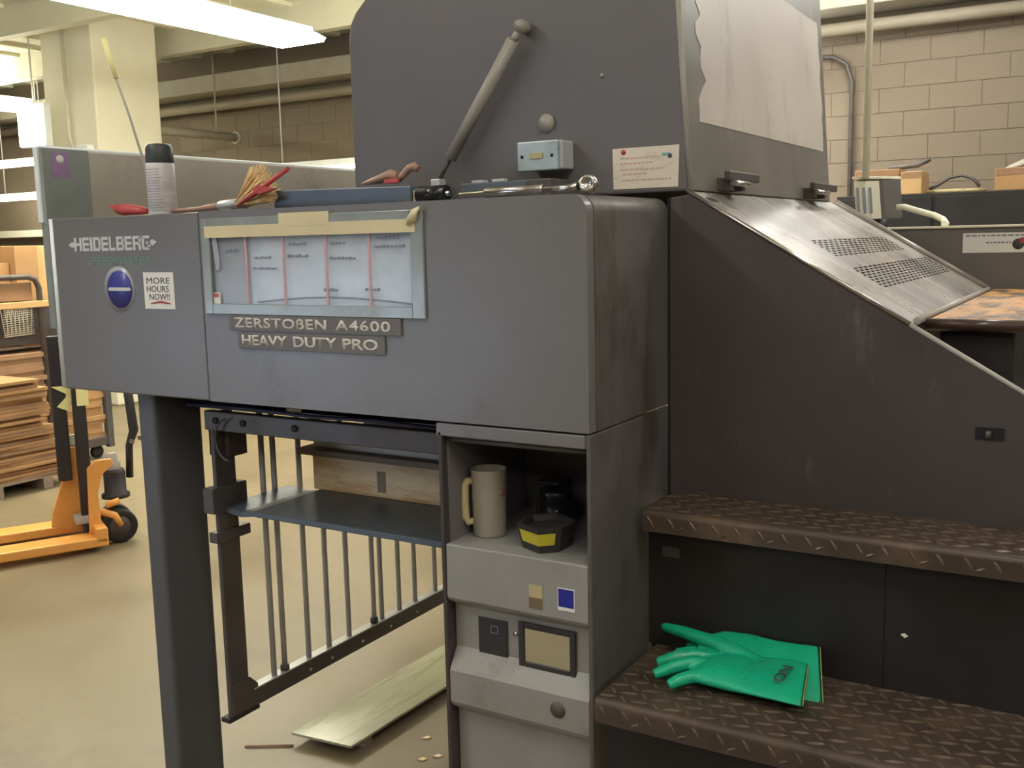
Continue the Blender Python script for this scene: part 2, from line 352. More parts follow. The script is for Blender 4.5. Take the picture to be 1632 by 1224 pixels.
# fascia panels: left plain one, right one with a window opening
fl = part('fascia_panel', B().box(-1.633, -1.062, 0, .03, ZB, ZT), 'panel', .004, label='plain left half of the front fascia with logo')
WX0, WX1, WZ0, WZ1 = -1.035, -.412, 1.459, 1.625
r = .035
def arc(cx, cz, r, a0, a1, n=6): return [(cx+r*math.cos(a0+(a1-a0)*i/n), cz+r*math.sin(a0+(a1-a0)*i/n)) for i in range(n+1)]
b = B()
b.box(-1.060, WX0, 0, .03, ZB, ZT)
b.box(WX0, WX1, 0, .03, ZB, WZ0); b.box(WX0, WX1, 0, .03, WZ1, ZT)
pl = [(WX1, ZB), (-.002, ZB)] + arc(-.002-r, ZT-r, r, 0, math.pi/2, 8) + [(WX1, ZT)]
b.prism([(x, 0, z) for x, z in pl], (0, .03, 0))
fr = part('fascia_panel', b, 'panel', .0, label='right half of the front fascia with window')
part('lit_edge_trim', B().tube([(-1.64, .006, ZB+.002), (-1.64, .006, ZT)], .010, 12), 'whitepaint', 0, label='left edge trim painted white as if side-lit')  # white stands in for side light on the panel's rounded edge
part('deck_plate', B().box(-1.64, -.03, .03, .42, ZT-.012, ZT-.002), 'panel')
part('underside', B().box(-1.63, -.01, .03, 1.7, ZB+.02, ZB+.05), 'black')
part('end_wall', B().box(-1.66, -1.64, .02, 1.72, ZB, ZT), 'panel')
part('rear_wall', B().box(-1.64, .0, 1.68, 1.70, ZB, ZT), 'panel')
# right return of the delivery: rounded top edge
pr2 = [(.0, ZB), (.0, ZT-r)] + [(x, z) for x, z in arc(-r, ZT-r, r, 0, math.pi/2, 14)] + [(-r, ZT-.006), (-.03, ZT-r), (-.012, ZB)]
part('return_panel', B().prism([(x, .03, z) for x, z in pr2], (0, .372, 0)), 'side', 0, label='worn right-hand return of the fascia')
# fascia lettering and stickers
ey = (0, 0, 1); ex = (1, 0, 0)
def block_word(word, x0, z0, width, h, y, st=.27):
    SH = {'H': (1, [(0, 0, st, 1), (1-st, 0, 1, 1), (st, .4, 1-st, .6)]), 'E': (.86, [(0, 0, st, 1), (st, 0, 1, .2), (st, .4, .95, .6), (st, .8, 1, 1)]), 'I': (.3, [(0, 0, 1, 1)]),
          'D': (.95, [(0, 0, st, 1), (st, 0, .85, .2), (st, .8, .85, 1), (1-st, .12, 1, .88)]), 'L': (.8, [(0, 0, st, 1), (st, 0, 1, .2)]),
          'B': (.95, [(0, 0, st, 1), (st, 0, .9, .2), (st, .4, .86, .6), (st, .8, .88, 1), (1-st, .1, 1, .45), (.97-st, .55, .97, .92)]),
          'R': (.98, [(0, 0, st, 1), (st, .38, .9, .57), (st, .8, .9, 1), (1-st, .48, 1, .92), (.98-st, 0, 1, .38)]),
          'G': (1, [(0, .1, st, .9), (.08, 0, .92, .2), (.08, .8, .95, 1), (1-st, .1, 1, .5), (.55, .38, 1, .55)])}
    gap = .13; tot = sum(SH[c][0] for c in word)+gap*(len(word)-1); k = width/tot; x = x0; q = B()
    for c in word:
        w, rects = SH[c]
        for a, b0, c2, d2 in rects: q.box(x+a*w*k, x+c2*w*k, y-.001, y, z0+b0*h, z0+d2*h)
        x += (w+gap)*k
    return q
obj('logo_lettering', block_word('HEIDELBERG', -1.543, 1.597, .302, .036, 0), 'logo', fl)
bb = B().prism([(-1.568, -.001, 1.614), (-1.552, -.001, 1.622), (-1.543, -.001, 1.618), (-1.543, -.001, 1.610), (-1.552, -.001, 1.606)], (0, .001, 0)).prism([(-1.216, -.001, 1.616), (-1.232, -.001, 1.624), (-1.241, -.001, 1.620), (-1.241, -.001, 1.611), (-1.232, -.001, 1.607)], (0, .001, 0))
obj('logo_points', bb, 'logo', fl)
obj('series_lettering', text_mesh('series_lettering', 'SPEEDMASTER', (-1.492, 0, 1.560), ex, ey, .252, .021, 'green_txt', .001, bold=0), None, fl)
st = obj('round_sticker', disc((-1.373, 0, 1.496), (0, -1, 0), .060, .001), 'ring', fl); st['label'] = 'round blue sticker with pale rim'
obj('sticker_face', disc((-1.371, -.001, 1.496), (0, -1, 0), .0495, .0006), 'blue', fl)
obj('sticker_bar', B().prism([(-1.412, -.0024, 1.492), (-1.330, -.0024, 1.492), (-1.326, -.0024, 1.496), (-1.330, -.0024, 1.501), (-1.412, -.0024, 1.501), (-1.416, -.0024, 1.496)], (0, .0007, 0)), 'logo', fl)
wsx = obj('slogan_sticker', B().box(-1.276, -1.164, -.001, 0, 1.447, 1.540), 'white', fl); wsx['label'] = 'white slogan sticker with black words'
for i, (w, z, x, ww) in enumerate((('MORE', 1.511, -1.264, .086), ('HOURS', 1.490, -1.265, .082), ('NOW!!', 1.470, -1.257, .076))):
    obj('sticker_word', text_mesh('sticker_word', w, (x, -.001, z), ex, ey, ww, .0155, 'inkd', .0005, bold=0), None, fl)
obj('sticker_underline', B().tube([(-1.252, -.0012, 1.461), (-1.215, -.0012, 1.4655), (-1.18, -.0012, 1.461)], [.0015, .003, .0015], 6), 'red', fl)
# sign plates below the window
p1 = obj('sign_plate', B().box(-.972, -.452, -.006, 0, 1.400, 1.437), 'plate', fr, .001)
for w_, f0, f1 in (('ZERSTO\u00dfEN', 0, .616), ('A4600', .671, 1)):
    obj('sign_word', text_mesh('sign_word', w_, (-.955+.475*f0, -.006, 1.4065), ex, ey, .475*(f1-f0), .0245, 'platetxt', .0008, bold=.02, spacing=1.12), None, fr)
p2 = obj('sign_plate', B().box(-.945, -.498, -.005, 0, 1.356, 1.397), 'plate', fr, .001)
for w_, f0, f1 in (('HEAVY', 0, .352), ('DUTY', .398, .717), ('PRO', .758, 1)):
    obj('sign_word', text_mesh('sign_word', w_, (-.932+.415*f0, -.005, 1.3645), ex, ey, .415*(f1-f0), .0255, 'platetxt', .0008, bold=.022), None, fr)
# window
wd = part('viewing_window', B().box(-1.050, WX0+.012, -.006, 0, 1.438, 1.669).box(WX1-.006, -.385, -.006, 0, 1.438, 1.669).box(WX0+.012, WX1-.006, -.006, 0, 1.438, WZ0+.004).box(WX0+.012, WX1-.006, -.006, 0, 1.648, 1.669), 'acryl', .0015, label='taped acrylic window frame')
obj('lit_film_board', B().box(-.905, -.415, .012, .016, WZ0-.01, 1.66), 'litfilm', wd)  # added pale board; its colour stands in for the lit interior
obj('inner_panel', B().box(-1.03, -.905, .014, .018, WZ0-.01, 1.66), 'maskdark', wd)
obj('pane', B().box(WX0, WX1, .002, .006, WZ0, 1.66), mat('thin_clear_pane', (225, 232, 238), .12, alpha=.22, var=.02), wd)
obj('tape_strip', B().box(-1.036, -.404, -.0075, -.006, 1.622, 1.650), 'tape', wd)
obj('tape_tab', B().box(-.790, -.640, -.0080, -.0062, 1.644, 1.674), 'tape', wd)
obj('tape_curl', B().loft([((-.41, -.010, 1.640), (.014, 0, .004), (0, .003, 0)), ((-.402, -.018, 1.656), (.014, 0, .004), (0, .004, 0)), ((-.395, -.012, 1.672), (.010, 0, .003), (0, .003, 0))], 10), 'tape', wd)
for x in (-.908, -.788, -.659, -.535): obj('red_line', B().box(x-.003, x+.003, -.0005, .0016, WZ0, 1.625), 'redln', wd)
for x, z, l in ((-.88, 1.570, .06), (-.885, 1.545, .085), (-.77, 1.600, .055), (-.775, 1.572, .075), (-.645, 1.600, .05), (-.648, 1.566, .085), (-.515, 1.610, .07), (-.52, 1.590, .09), (-.67, 1.495, .05), (-.55, 1.497, .045), (-.975, 1.588, .05)):
    bq = B(); n = int(l/.011)
    for i in range(n): bq.box(x+i*.011, x+i*.011+.007, -.0003, .0017, z, z+random.uniform(.004, .008))
    obj('film_print', bq, 'inkl', wd)
obj('film_arc', B().tube([(-.88+.46*i/12, .0045, 1.468+.013*math.sin(math.pi*i/12)) for i in range(13)], .0022, 6), 'inkd', wd)
obj('side_label', B().prism([(-1.020, -.001, 1.625), (-1.004, -.001, 1.625), (-.996, -.001, 1.57), (-.998, -.001, 1.545), (-1.010, -.001, 1.545)], (0, .002, 0)), 'ring', wd)
obj('corner_label', B().box(-1.024, -1.002, -.001, .0016, 1.462, 1.490), 'white', wd); obj('corner_mark', B().box(-1.022, -1.006, -.0016, -.001, 1.479, 1.488), 'red', wd)

# left end guard seen from inside
lg = part('end_guard', B().box(-1.665, -1.645, .0, 1.75, ZT-.3, 1.876), mat('hazed_guard_paint', (178, 170, 156), .4, var=.1, scale=3, stain=((150, 142, 130), 4, .5, .7, one)), .004, label='raised grey guard wall at the left end')  # guard paint lightened to include a veil of glare
obj('guard_post', B().box(-1.668, -1.641, -.008, .14, ZT-.3, 1.878), 'acryl', lg, .003)
obj('guard_edge', B().tube([(-1.655, -.004, 1.878), (-1.655, 1.75, 1.878)], .006, 8), 'whitepaint', lg)
obj('guard_lit_edge', B().box(-1.672, -1.652, -.014, -.006, ZT-.01, 1.880), 'whitepaint', lg, .003)  # white front edge continues the painted side light up the guard
obj('guard_sticker', B().box(-1.6415, -1.640, .02, .075, 1.80, 1.866), 'purple', lg); obj('guard_mark', disc((-1.640, .046, 1.848), (1, 0, 0), .012, .0006, 16), 'white', lg)

# hood
hp_ = [(.041, 1.70), (.012, 2.112), (-.012, 2.43), (-.55, 2.43), (-.70, 2.37), (-.80, 2.285), (-.856, 2.23), (-.888, 2.202), (-.906, 2.175), (-.914, 2.14), (-.914, 1.70)]
hood = part('hood', B().prism([(x, .42, z) for x, z in hp_], (0, 1.25, 0)), 'hood', .006, label='tall raised graphite hood')
def hx(z): return .041-(z-1.70)*.0707
def hside(y0, y1, z0, z1, t0, t1): # box lying on the leaning right face
    return B().add([(hx(z)+t, y, z) for t in (t0, t1) for z in (z0, z1) for y in (y0, y1)], [(0, 2, 3, 1), (4, 5, 7, 6), (0, 1, 5, 4), (2, 6, 7, 3), (0, 4, 6, 2), (1, 3, 7, 5)])
obj('hood_end_panel', hside(.432, 1.662, 1.702, 2.40, .0, .004), 'hoodside', hood, .002)
# pale patch with a ragged outline
rg = random.Random(3); oy = []
for i in range(17): z = 1.858+(2.25-1.858)*i/16; oy.append((.500+rg.uniform(0, .05)*(1 if i > 2 else .3)+(.03 if 3 < i < 7 else 0), z))
poly = oy + [(1.2, 2.262), (1.50, 2.256)] + [(1.62-rg.uniform(0, .02), 2.256-(2.256-1.858)*i/12) for i in range(13)]
obj('pale_patch', B().prism([(hx(z)+.0041, y, z) for y, z in poly], (.0012, 0, 0)), 'palepatch', hood)['label'] = 'pale patch with ragged edge'
obj('hood_corner_trim', B().tube([(hx(z)+.002, .424, z) for z in (1.70, 1.95, 2.2, 2.42)], .007, 8), 'strut', hood)
for y0, y1 in ((.575, .80), (1.325, 1.60)):
    ym = (y0+y1)/2-.03
    obj('latch_bar', B().box(hx(1.745)+.03, hx(1.745)+.045, y0, y1, 1.728, 1.75), 'mech', hood, .003)
    obj('latch_arm', B().box(hx(1.73)+.002, hx(1.73)+.04, y0+.02, y0+.045, 1.705, 1.735), 'mech', hood, .002)
    obj('latch_arm', B().box(hx(1.73)+.002, hx(1.73)+.04, ym+.02, ym+.04, 1.705, 1.735), 'mech', hood, .002)
    obj('latch_pin', B().tube([(hx(1.73)+.045, y0+.02, 1.722), (hx(1.73)+.045, ym+.05, 1.722)], .007, 10), 'chrome', hood)
obj('hood_knob', B().lathe((-.317, .42, 1.875), (0, -1, 0), [(0, 0), (.021, 0), (.021, .006), (.014, .010), (.010, .02), (0, .02)], 24), 'strut', hood)
obj('hood_rivet', B().lathe((-.17, .42, 1.97), (0, -1, 0), [(0, 0), (.006, 0), (.004, .004), (0, .005)], 12), 'strut', hood)
sk = obj('instruction_sticker', B().add([(-.145, .4185, 1.803), (.019, .4185, 1.803), (.016, .4185, 1.711), (-.143, .4185, 1.711), (-.145, .4205, 1.803), (.019, .4205, 1.803), (.016, .4205, 1.711), (-.143, .4205, 1.711)], [(0, 3, 2, 1), (4, 5, 6, 7), (0, 1, 5, 4), (1, 2, 6, 5), (2, 3, 7, 6), (3, 0, 4, 7)]), mat('aged_sticker', (212, 202, 184), .55, var=.05, stain=((190, 160, 148), 22, .55, .75, (1, 1, 3))), hood)
sk['label'] = 'aged cream instruction sticker'
obj('sticker_mark', disc((-.117, .4185, 1.794), (0, -1, 0), .006, .0006, 16), 'red', hood)
obj('sticker_mark', B().box(-.022, -.002, .4178, .4185, 1.781, 1.787), mat('teal_print', (120, 160, 166), .5), hood); obj('sticker_mark', disc((-.003, .4185, 1.780), (0, -1, 0), .005, .0008, 12), 'inkd', hood)
for z, x0, x1 in ((1.778, -.125, -.03), (1.766, -.125, -.045), (1.752, -.125, -.02), (1.742, -.12, -.06), (1.728, -.12, .0)):
    q = B(); x = x0
    while x < x1: w = rg.uniform(.004, .011); q.box(x, x+w, .4180, .4186, z, z+.004); x += w+.003
    obj('sticker_print', q, mat('faint_red_print', (196, 164, 152), .6), hood)
# gas strut
gs = part('gas_strut', B().tube([(-.575, .385, 1.806), (-.385, .385, 2.069)], .0155, 16), 'strut', 0, label='grey gas strut propping the hood')
obj('piston_rod', B().tube([(-.613, .385, 1.752), (-.572, .385, 1.81)], .0055, 10), 'mech', gs)
obj('strut_end', B().tube([(-.387, .385, 2.066), (-.370, .388, 2.090)], [.009, .010], 10), 'strut', gs)
obj('strut_ball', B().lathe((-.366, .42, 2.098), (0, -1, 0), [(0, 0), (.012, 0), (.015, .012), (.017, .03), (.013, .044), (0, .05)], 16), 'strut', gs)
obj('strut_foot', B().box(-.628, -.60, .37, .40, 1.70, 1.757), 'steel', gs, .003)
# outlet box on the hood
ob = part('outlet_box', B().box(-.352, -.246, .362, .42, 1.762, 1.828), 'steel', .004, label='metal outlet box with cover plate')
obj('cover_plate', B().box(-.362, -.252, .352, .362, 1.760, 1.828), mat('galvanised_plate', (176, 188, 190), .34, metal=.5, var=.1, scale=30), ob, .003)
obj('socket_face', B().box(-.327, -.292, .349, .352, 1.787, 1.801), 'tan', ob, .001)
for x in (-.348, -.268): obj('plate_hole', disc((x, .352, 1.793), (0, -1, 0), .004, .0012, 12), 'void', ob)
part('bracket_block', B().box(-.345, -.245, .30, .40, ZT-.002, 1.738), 'side', .003)

# sloped cover: frame along the slope, s = distance down the slope, two perforated bands
SL0 = Vector((.052, 0, 1.694)); SD = Vector((.679, 0, -.409)).normalized(); SN = Vector((.409, 0, .679)).normalized()
def sp(s, y, h=0): p = SL0+SD*s+SN*h; return (p.x, y, p.z)
SE = .545; LY0, LY1 = .405, 1.72
b = B(); q4 = lambda s0, s1, y0, y1: b.add([sp(s0, y0), sp(s0, y1), sp(s1, y1), sp(s1, y0)], [(0, 1, 2, 3)])
bands = [(.212, .290, 8, .70, 1.56), (.338, .428, 9, .66, 1.67)]
q4(-.01, .212, LY0, LY1); q4(.290, .338, LY0, LY1); q4(.428, SE, LY0, LY1)
for s0, s1, nr, y0, y1 in bands:
    q4(s0, s1, LY0, y0); q4(s0, s1, y1, LY1)
    pt = (s1-s0)/nr; py = .052; gap = .016
    for i in range(nr):
        a = s0+i*pt; q4(a, a+pt*.22, y0, y1); q4(a+pt*.78, a+pt, y0, y1)
        y = y0 - (py/2 if i % 2 else 0); last = y0
        while y < y1:
            h0 = max(y+gap, y0+.002); h1 = min(y+py, y1-.002)
            if h1 > h0+.004: q4(a+pt*.22, a+pt*.78, last, h0); last = h1
            y += py
        q4(a+pt*.22, a+pt*.78, last, y1)
lid = part('sloped_cover', b, 'lid', 0, label='scuffed sloping cover with two perforated bands')
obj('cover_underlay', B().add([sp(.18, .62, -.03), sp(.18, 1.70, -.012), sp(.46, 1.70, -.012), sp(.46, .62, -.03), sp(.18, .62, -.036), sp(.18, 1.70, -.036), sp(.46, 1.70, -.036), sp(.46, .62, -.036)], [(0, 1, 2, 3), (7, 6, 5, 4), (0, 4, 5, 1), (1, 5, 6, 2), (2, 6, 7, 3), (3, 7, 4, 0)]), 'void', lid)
obj('cover_edge', B().tube([sp(-.01, .402, .001), sp(SE, .402, .001)], .0055, 10), 'chrome', lid)
obj('cover_far_edge', B().tube([sp(-.01, LY1, .002), sp(SE, LY1, .002)], .012, 10), 'lid', lid)
obj('cover_end_lip', B().tube([sp(SE, .47, .003), sp(SE, LY1, .003)], .008, 10), 'strut', lid)
obj('cover_hole', B().add([sp(.018, .45, .0012), sp(.018, .49, .0012), sp(.036, .50, .0012), sp(.036, .46, .0012)], [(0, 1, 2, 3)]), 'void', lid)
# dark operator-side panel below the slope
pp = [(.002, 1.0), (.002, 1.686), (.052, 1.692)] + [(SL0.x+SD.x*s, SL0.z+SD.z*s-.002) for s in (.4, .785)] + [(.741, 1.272), (1.10, 1.05), (1.9, 1.0)]
dp = part('operator_side_panel', B().prism([(x, .40, z) for x, z in pp], (0, .02, 0)), 'dark', .003, label='dark worn sloping side panel above the steps')
obj('panel_edge', B().tube([sp(SE, .402, .001), sp(.785, .402, .001), (1.12, .402, 1.04)], .005, 8), 'strut', dp)
obj('handle_slot', B().box(.648, .700, .397, .401, 1.191, 1.215), 'void', dp, .001); obj('slot_pin', B().tube([(.672, .394, 1.195), (.672, .394, 1.209)], .006, 8), 'mech', dp)
obj('panel_seam', B().box(.0005, .004, .396, .42, .72, 1.686), 'void', dp)
part('panel_lip', B().box(.69, 1.6, .42, .47, 1.0, 1.10), 'mech')
# plank on a black bench beyond the slope
bx = part('bench_box', B().box(.552, .697, .57, 1.70, 1.0, 1.395), 'black', .004)
pk = part('bench_plank', B().box(.530, .722, .545, 1.76, 1.395, 1.415), 'plankm', .006, label='worn wooden plank with scuffed orange-brown top')
obj('plank_front_edge', B().tube([(.528, .543, 1.403), (.722, .543, 1.402)], .0135, 10), 'plankedge', pk)
# far side panel of the press
fp = part('far_side_panel', B().box(.10, 2.6, 1.80, 1.83, .9, 1.606), 'greyfar', .003, label='far grey side panel with light top edge')
obj('panel_cap', B().box(.10, 2.6, 1.79, 1.84, 1.606, 1.614), 'cream', fp, .002)
fs = obj('warning_sticker', B().box(.432, .66, 1.7985, 1.80, 1.527, 1.589), 'white', fp)
q = B(); x = .44
while x < .64: w = rg.uniform(.006, .016); q.box(x, x+w, 1.798, 1.7986, 1.578, 1.583); x += w+.004
x = .50
while x < .57: w = rg.uniform(.006, .012); q.box(x, x+w, 1.798, 1.7986, 1.556, 1.561); x += w+.003
obj('sticker_print', q, 'inkl', fp); obj('sticker_mark', disc((.592, 1.7985, 1.553), (0, -1, 0), .017, .0006, 20), 'inkd', fp); obj('sticker_mark', B().box(.597, .64, 1.7975, 1.7982, 1.556, 1.573), 'red', fp)

# steps with raised lugs
def lug(bm, c, d, w, n, L=.019, Wd=.0052, H=.0026):
    c = Vector(c); d = Vector(d); w = Vector(w); n = Vector(n)
    vs = [c-d*L, c-d*L*.35+w*Wd, c+d*L*.35+w*Wd, c+d*L, c+d*L*.35-w*Wd, c-d*L*.35-w*Wd, c-d*L*.4+n*H, c+d*L*.4+n*H]
    bm.add(vs, [(0, 6, 1), (1, 6, 7, 2), (2, 7, 3), (3, 7, 4), (4, 7, 6, 5), (5, 6, 0)])
def tread(x0, x1, y0, y1, z, apron, label):
    rr = .014; pf = [(y1, z)] + [(y0+rr-rr*math.sin(t*math.pi/12), z-rr+rr*math.cos(t*math.pi/12)) for t in range(7)] + [(y0, z-apron), (y0+.004, z-apron), (y0+.004, z-rr), (y0+rr, z-.005), (y1, z-.005)]
    t = part('step_tread', B().prism([(x0, y, zz) for y, zz in pf], (x1-x0, 0, 0)), 'tread', 0, label=label)
    lb = B(); p = .034; c45 = .7071; i = 0; y = y0+.024
    while y < y1-.012:
        j = 0; x = x0+.018
        while x < x1-.015:
            if (i+j) % 2: d, w = (c45*.8, -.6, 0), (.6, c45*.8, 0)
            else: d, w = (.96, .28, 0), (-.28, .96, 0)
            lug(lb, (x, y, z), d, w, (0, 0, 1)); x += p; j += 1
        y += p*.82; i += 1
    j = 0; x = x0+.018
    while x < x1-.02:
        lug(lb, (x, y0, z-.024), (.55, 0, -.83), (.83, 0, .55), (0, -1, 0), .015, .0035, .002)
        if j % 2: lug(lb, (x+.02, y0, z-apron+.012), (.9, 0, .43), (-.43, 0, .9), (0, -1, 0), .011, .003, .002)
        x += p*1.42; j += 1
    obj('tread_lugs', lb, 'lug', t, 0, kind='stuff'); return t
tread(.022, 1.7, .200, .400, 1.020, .046, 'upper checker plate step')
tread(.030, 1.7, -.055, .262, .700, .05, 'lower checker plate step')
rs = part('step_riser', B().box(.012, .5142, .256, .27, .70, 1.0), 'black', .0008); rs2 = part('step_riser', B().box(.515, 1.7, .256, .27, .70, 1.0), 'black', .0008)
part('step_riser', B().box(.03, 1.7, .0, .02, 0, .68), 'black', .002); part('seam_light_block', B().box(.012, 1.7, .272, .29, .5, 1.01), 'void', 0)  # unseen backing added to block light through the riser seam
obj('riser_hole', disc((.062, .256, .916), (0, -1, 0), .010, .0008, 14), 'void', rs); obj('riser_latch', B().box(.045, .085, .2545, .256, .905, .928), 'mech', rs)
obj('paint_fleck', B().add([(.545, .2553, .818), (.552, .2553, .822), (.560, .2553, .817), (.553, .2553, .812)], [(0, 3, 2, 1)]), 'cream', rs2)

# control cabinet
cab = part('control_cabinet', B().box(-.368, -.358, .0, .40, 0, 1.196).box(-.358, -.006, .36, .40, .947, 1.196).box(-.358, 0, .395, .405, 0, .947), 'dark', .002, label='tall control cabinet with open niche')
obj('cabinet_side', B().box(-.010, .0, .0, .405, 0, 1.215), 'side', cab, .003)
obj('niche_top', B().box(-.358, -.010, .02, .36, 1.175, 1.185), 'mech', cab)
obj('niche_lining', B().box(-.358, -.354, .02, .36, .947, 1.175).box(-.014, -.010, .02, .36, .947, 1.175).box(-.354, -.014, .35, .36, .947, 1.175), mat('niche_paint', (112, 107, 108), .5, var=.15, scale=6), cab)
obj('head_rail', B().box(-.372, -.0105, .0, .03, 1.186, 1.2145), 'panel', cab, .003); obj('head_bar', B().tube([(-.355, .022, 1.178), (-.012, .022, 1.178)], .007, 8), 'mech', cab)
prof = [(.0, .947), (.0, .826), (.006, .818), (.026, .806), (.030, .80), (.030, .705), (.006, .668), (.0, .658), (.0, .585), (.006, .574), (.026, .560), (.030, .552), (.030, .0), (.06, .0), (.06, .947)]
prof = [(.006, .947), (.0015, .945)] + prof[1:]
body = obj('front_cover', B().prism([(-.356, y, z) for y, z in prof], (.346, 0, 0)), 'cab', cab, .0015); body['label'] = 'worn light grey metal front cover in stepped folds'
obj('niche_shelf', B().box(-.356, -.010, .06, .35, .937, .947), 'cab', cab)
obj('tan_label', B().box(-.147, -.115, -.001, .0, .838, .890), 'tan', cab); obj('tan_label_lower', B().box(-.147, -.115, -.0016, -.001, .838, .862), mat('brown_lower_tone', (116, 100, 74), .5), cab)  # lower half of the tan label in darker brown
obj('blue_badge', B().box(-.0785, -.0395, -.0012, .0, .8455, .8935), 'white', cab); obj('blue_badge_face', B().box(-.0765, -.0415, -.002, -.0012, .8535, .8915), 'bluestk', cab)
obj('switch_plate', B().box(-.294, -.219, .0265, .030, .702, .784), 'mattblk', cab, .002)['label'] = 'black switch plate'
q = B(); fx0, fx1, fz0, fz1 = -.262, -.243, .752, .769
q.box(fx0, fx1, .0258, .0266, fz0, fz0+.0015).box(fx0, fx1, .0258, .0266, fz1-.0015, fz1).box(fx0, fx0+.0015, .0258, .0266, fz0, fz1).box(fx1-.0015, fx1, .0258, .0266, fz0, fz1); obj('switch_outline', q, 'inkl', cab)
obj('key_lock', B().lathe((-.200, .030, .760), (0, -1, 0), [(0, 0), (.005, 0), (.005, .003), (0, .004)], 14), 'chrome', cab)
dx0, dx1, dz0, dz1 = -.190, -.052, .688, .792
df = obj('display_frame', B().box(dx0, dx0+.014, .0225, .030, dz0, dz1).box(dx1-.014, dx1, .0225, .030, dz0, dz1).box(dx0+.014, dx1-.014, .0225, .030, dz0, dz0+.016).box(dx0+.014, dx1-.014, .0225, .030, dz1-.013, dz1), 'mattblk', cab, .002); df['label'] = 'black frame around a small glass display'
obj('display_glass', B().box(dx0+.013, dx1-.013, .0265, .0295, dz0+.015, dz1-.012), mat('mirror_glass', (224, 222, 206), .05, metal=.9, var=.02, scale=20, rvar=.01), cab)
obj('round_plug', disc((-.083, .0, .626), (0, -1, 0), .0175, .002, 28), 'side', cab)
part('cabinet_back', B().box(-.358, -.01, .06, .07, 0, .93), 'black', 0)

# pile area on the left: post, beam, guide column, gate, pile plate
part('front_post', B().box(-1.376, -1.306, .028, .190, 0, ZB+.02), 'postm', .012, seg=3, label='square dark front support post')
bm_ = part('cross_beam', B().box(-1.20, -.366, .10, .125, 1.118, 1.170), 'mech', .003, label='horizontal dark steel beam')
for x in (-1.155, -1.055, -.875): obj('beam_bolt', disc((x, .10, 1.146), (0, -1, 0), .009, .005, 12), 'blackmetal', bm_)
obj('beam_sheet', B().box(-1.30, -.366, .126, .40, 1.172, 1.182), 'mech', bm_); obj('beam_back', B().box(-1.63, -.366, .40, .41, 1.12, 1.24), 'mech', bm_); obj('beam_tag', B().box(-.90, -.85, .098, .10, 1.184, 1.196), 'tape', bm_)
part('hanging_cable', B().tube([(-1.12+.045*math.cos(t)+.02, .085, 1.10+.055*math.sin(t)) for t in [math.pi*.55+i*.25 for i in range(13)]], .003, 6), 'mech', 0)
part('upper_cable', B().tube([(-1.25, .09, 1.185), (-1.0, .08, 1.19), (-.8, .09, 1.182), (-.6, .085, 1.188), (-.38, .09, 1.18)], .005, 6), mat('blue_cable', (58, 58, 92), .5), 0)
gcol = part('guide_column', B().box(-1.213, -1.198, .128, .20, .29, 1.16), 'mech', .003, label='slim dark guide column with clamps')
obj('clamp_block', B().box(-1.26, -1.185, .165, .235, 1.03, 1.12), 'mech', gcol, .003)
obj('clamp_block', B().box(-1.225, -1.185, .10, .225, .885, .955), 'mech', gcol, .003); obj('clamp_block', B().box(-1.222, -1.19, .11, .235, .80, .83), 'mech', gcol, .003)
obj('column_foot', B().box(-1.228, -1.193, .115, .232, .278, .292), 'blackmetal', gcol, .003)
obj('foot_gusset', B().prism([(-1.1945, .132, .2925), (-1.1945, .230, .2925), (-1.1945, .230, .355), (-1.1945, .200, .385), (-1.1945, .132, .385)], (-.012, 0, 0)), 'mech', gcol)
gate = part('side_gate', B().box(-1.224, -1.196, .20, 1.62, .288, .340), 'mech', .003, label='barred side gate with dark lower rail')
obj('gate_rail_top', B().box(-1.226, -1.194, .215, 1.62, .340, .344), 'steel', gate)
bar = mesh_of('gate_bar', B().tube([(0, 0, 0), (0, 0, .86)], .0085, 10), 'steel')
for y in (.311, .356, .461, .554, .652, .781, .822, .919, 1.011, 1.133, 1.23, 1.33): 
    o = bpy.data.objects.new('gate_bar', bar); COL.objects.link(o); o.parent = gate; o.location = (-1.21, y, .344)
for y in (.356, .781): obj('bar_collar', B().tube([(-1.21, y, .344), (-1.21, y, .362)], .014, 12), 'mech', gate)
for y in (.45, .55, .7, .85, 1.0): obj('rail_rivet', disc((-1.196, y, .31), (1, 0, 0), .005, .002, 10), 'steel', gate)
pt = part('pile_plate', B().box(-1.07, -.366, .135, .42, .884, .900), 'bluebar', .002, label='grey steel pile plate')
obj('plate_arm', B().add([(-1.20, .145, .884), (-1.12, .135, .878), (-1.07, .135, .886), (-1.07, .135, .900), (-1.12, .135, .893), (-1.20, .145, .900), (-1.20, .40, .884), (-1.12, .40, .878), (-1.07, .40, .886), (-1.07, .40, .900), (-1.12, .40, .893), (-1.20, .40, .900)],
    [(0, 1, 4, 5), (1, 2, 3, 4), (6, 11, 10, 7), (7, 10, 9, 8), (0, 6, 7, 1), (1, 7, 8, 2), (5, 4, 10, 11), (4, 3, 9, 10), (0, 5, 11, 6), (2, 8, 9, 3)]), 'bluebar', pt)
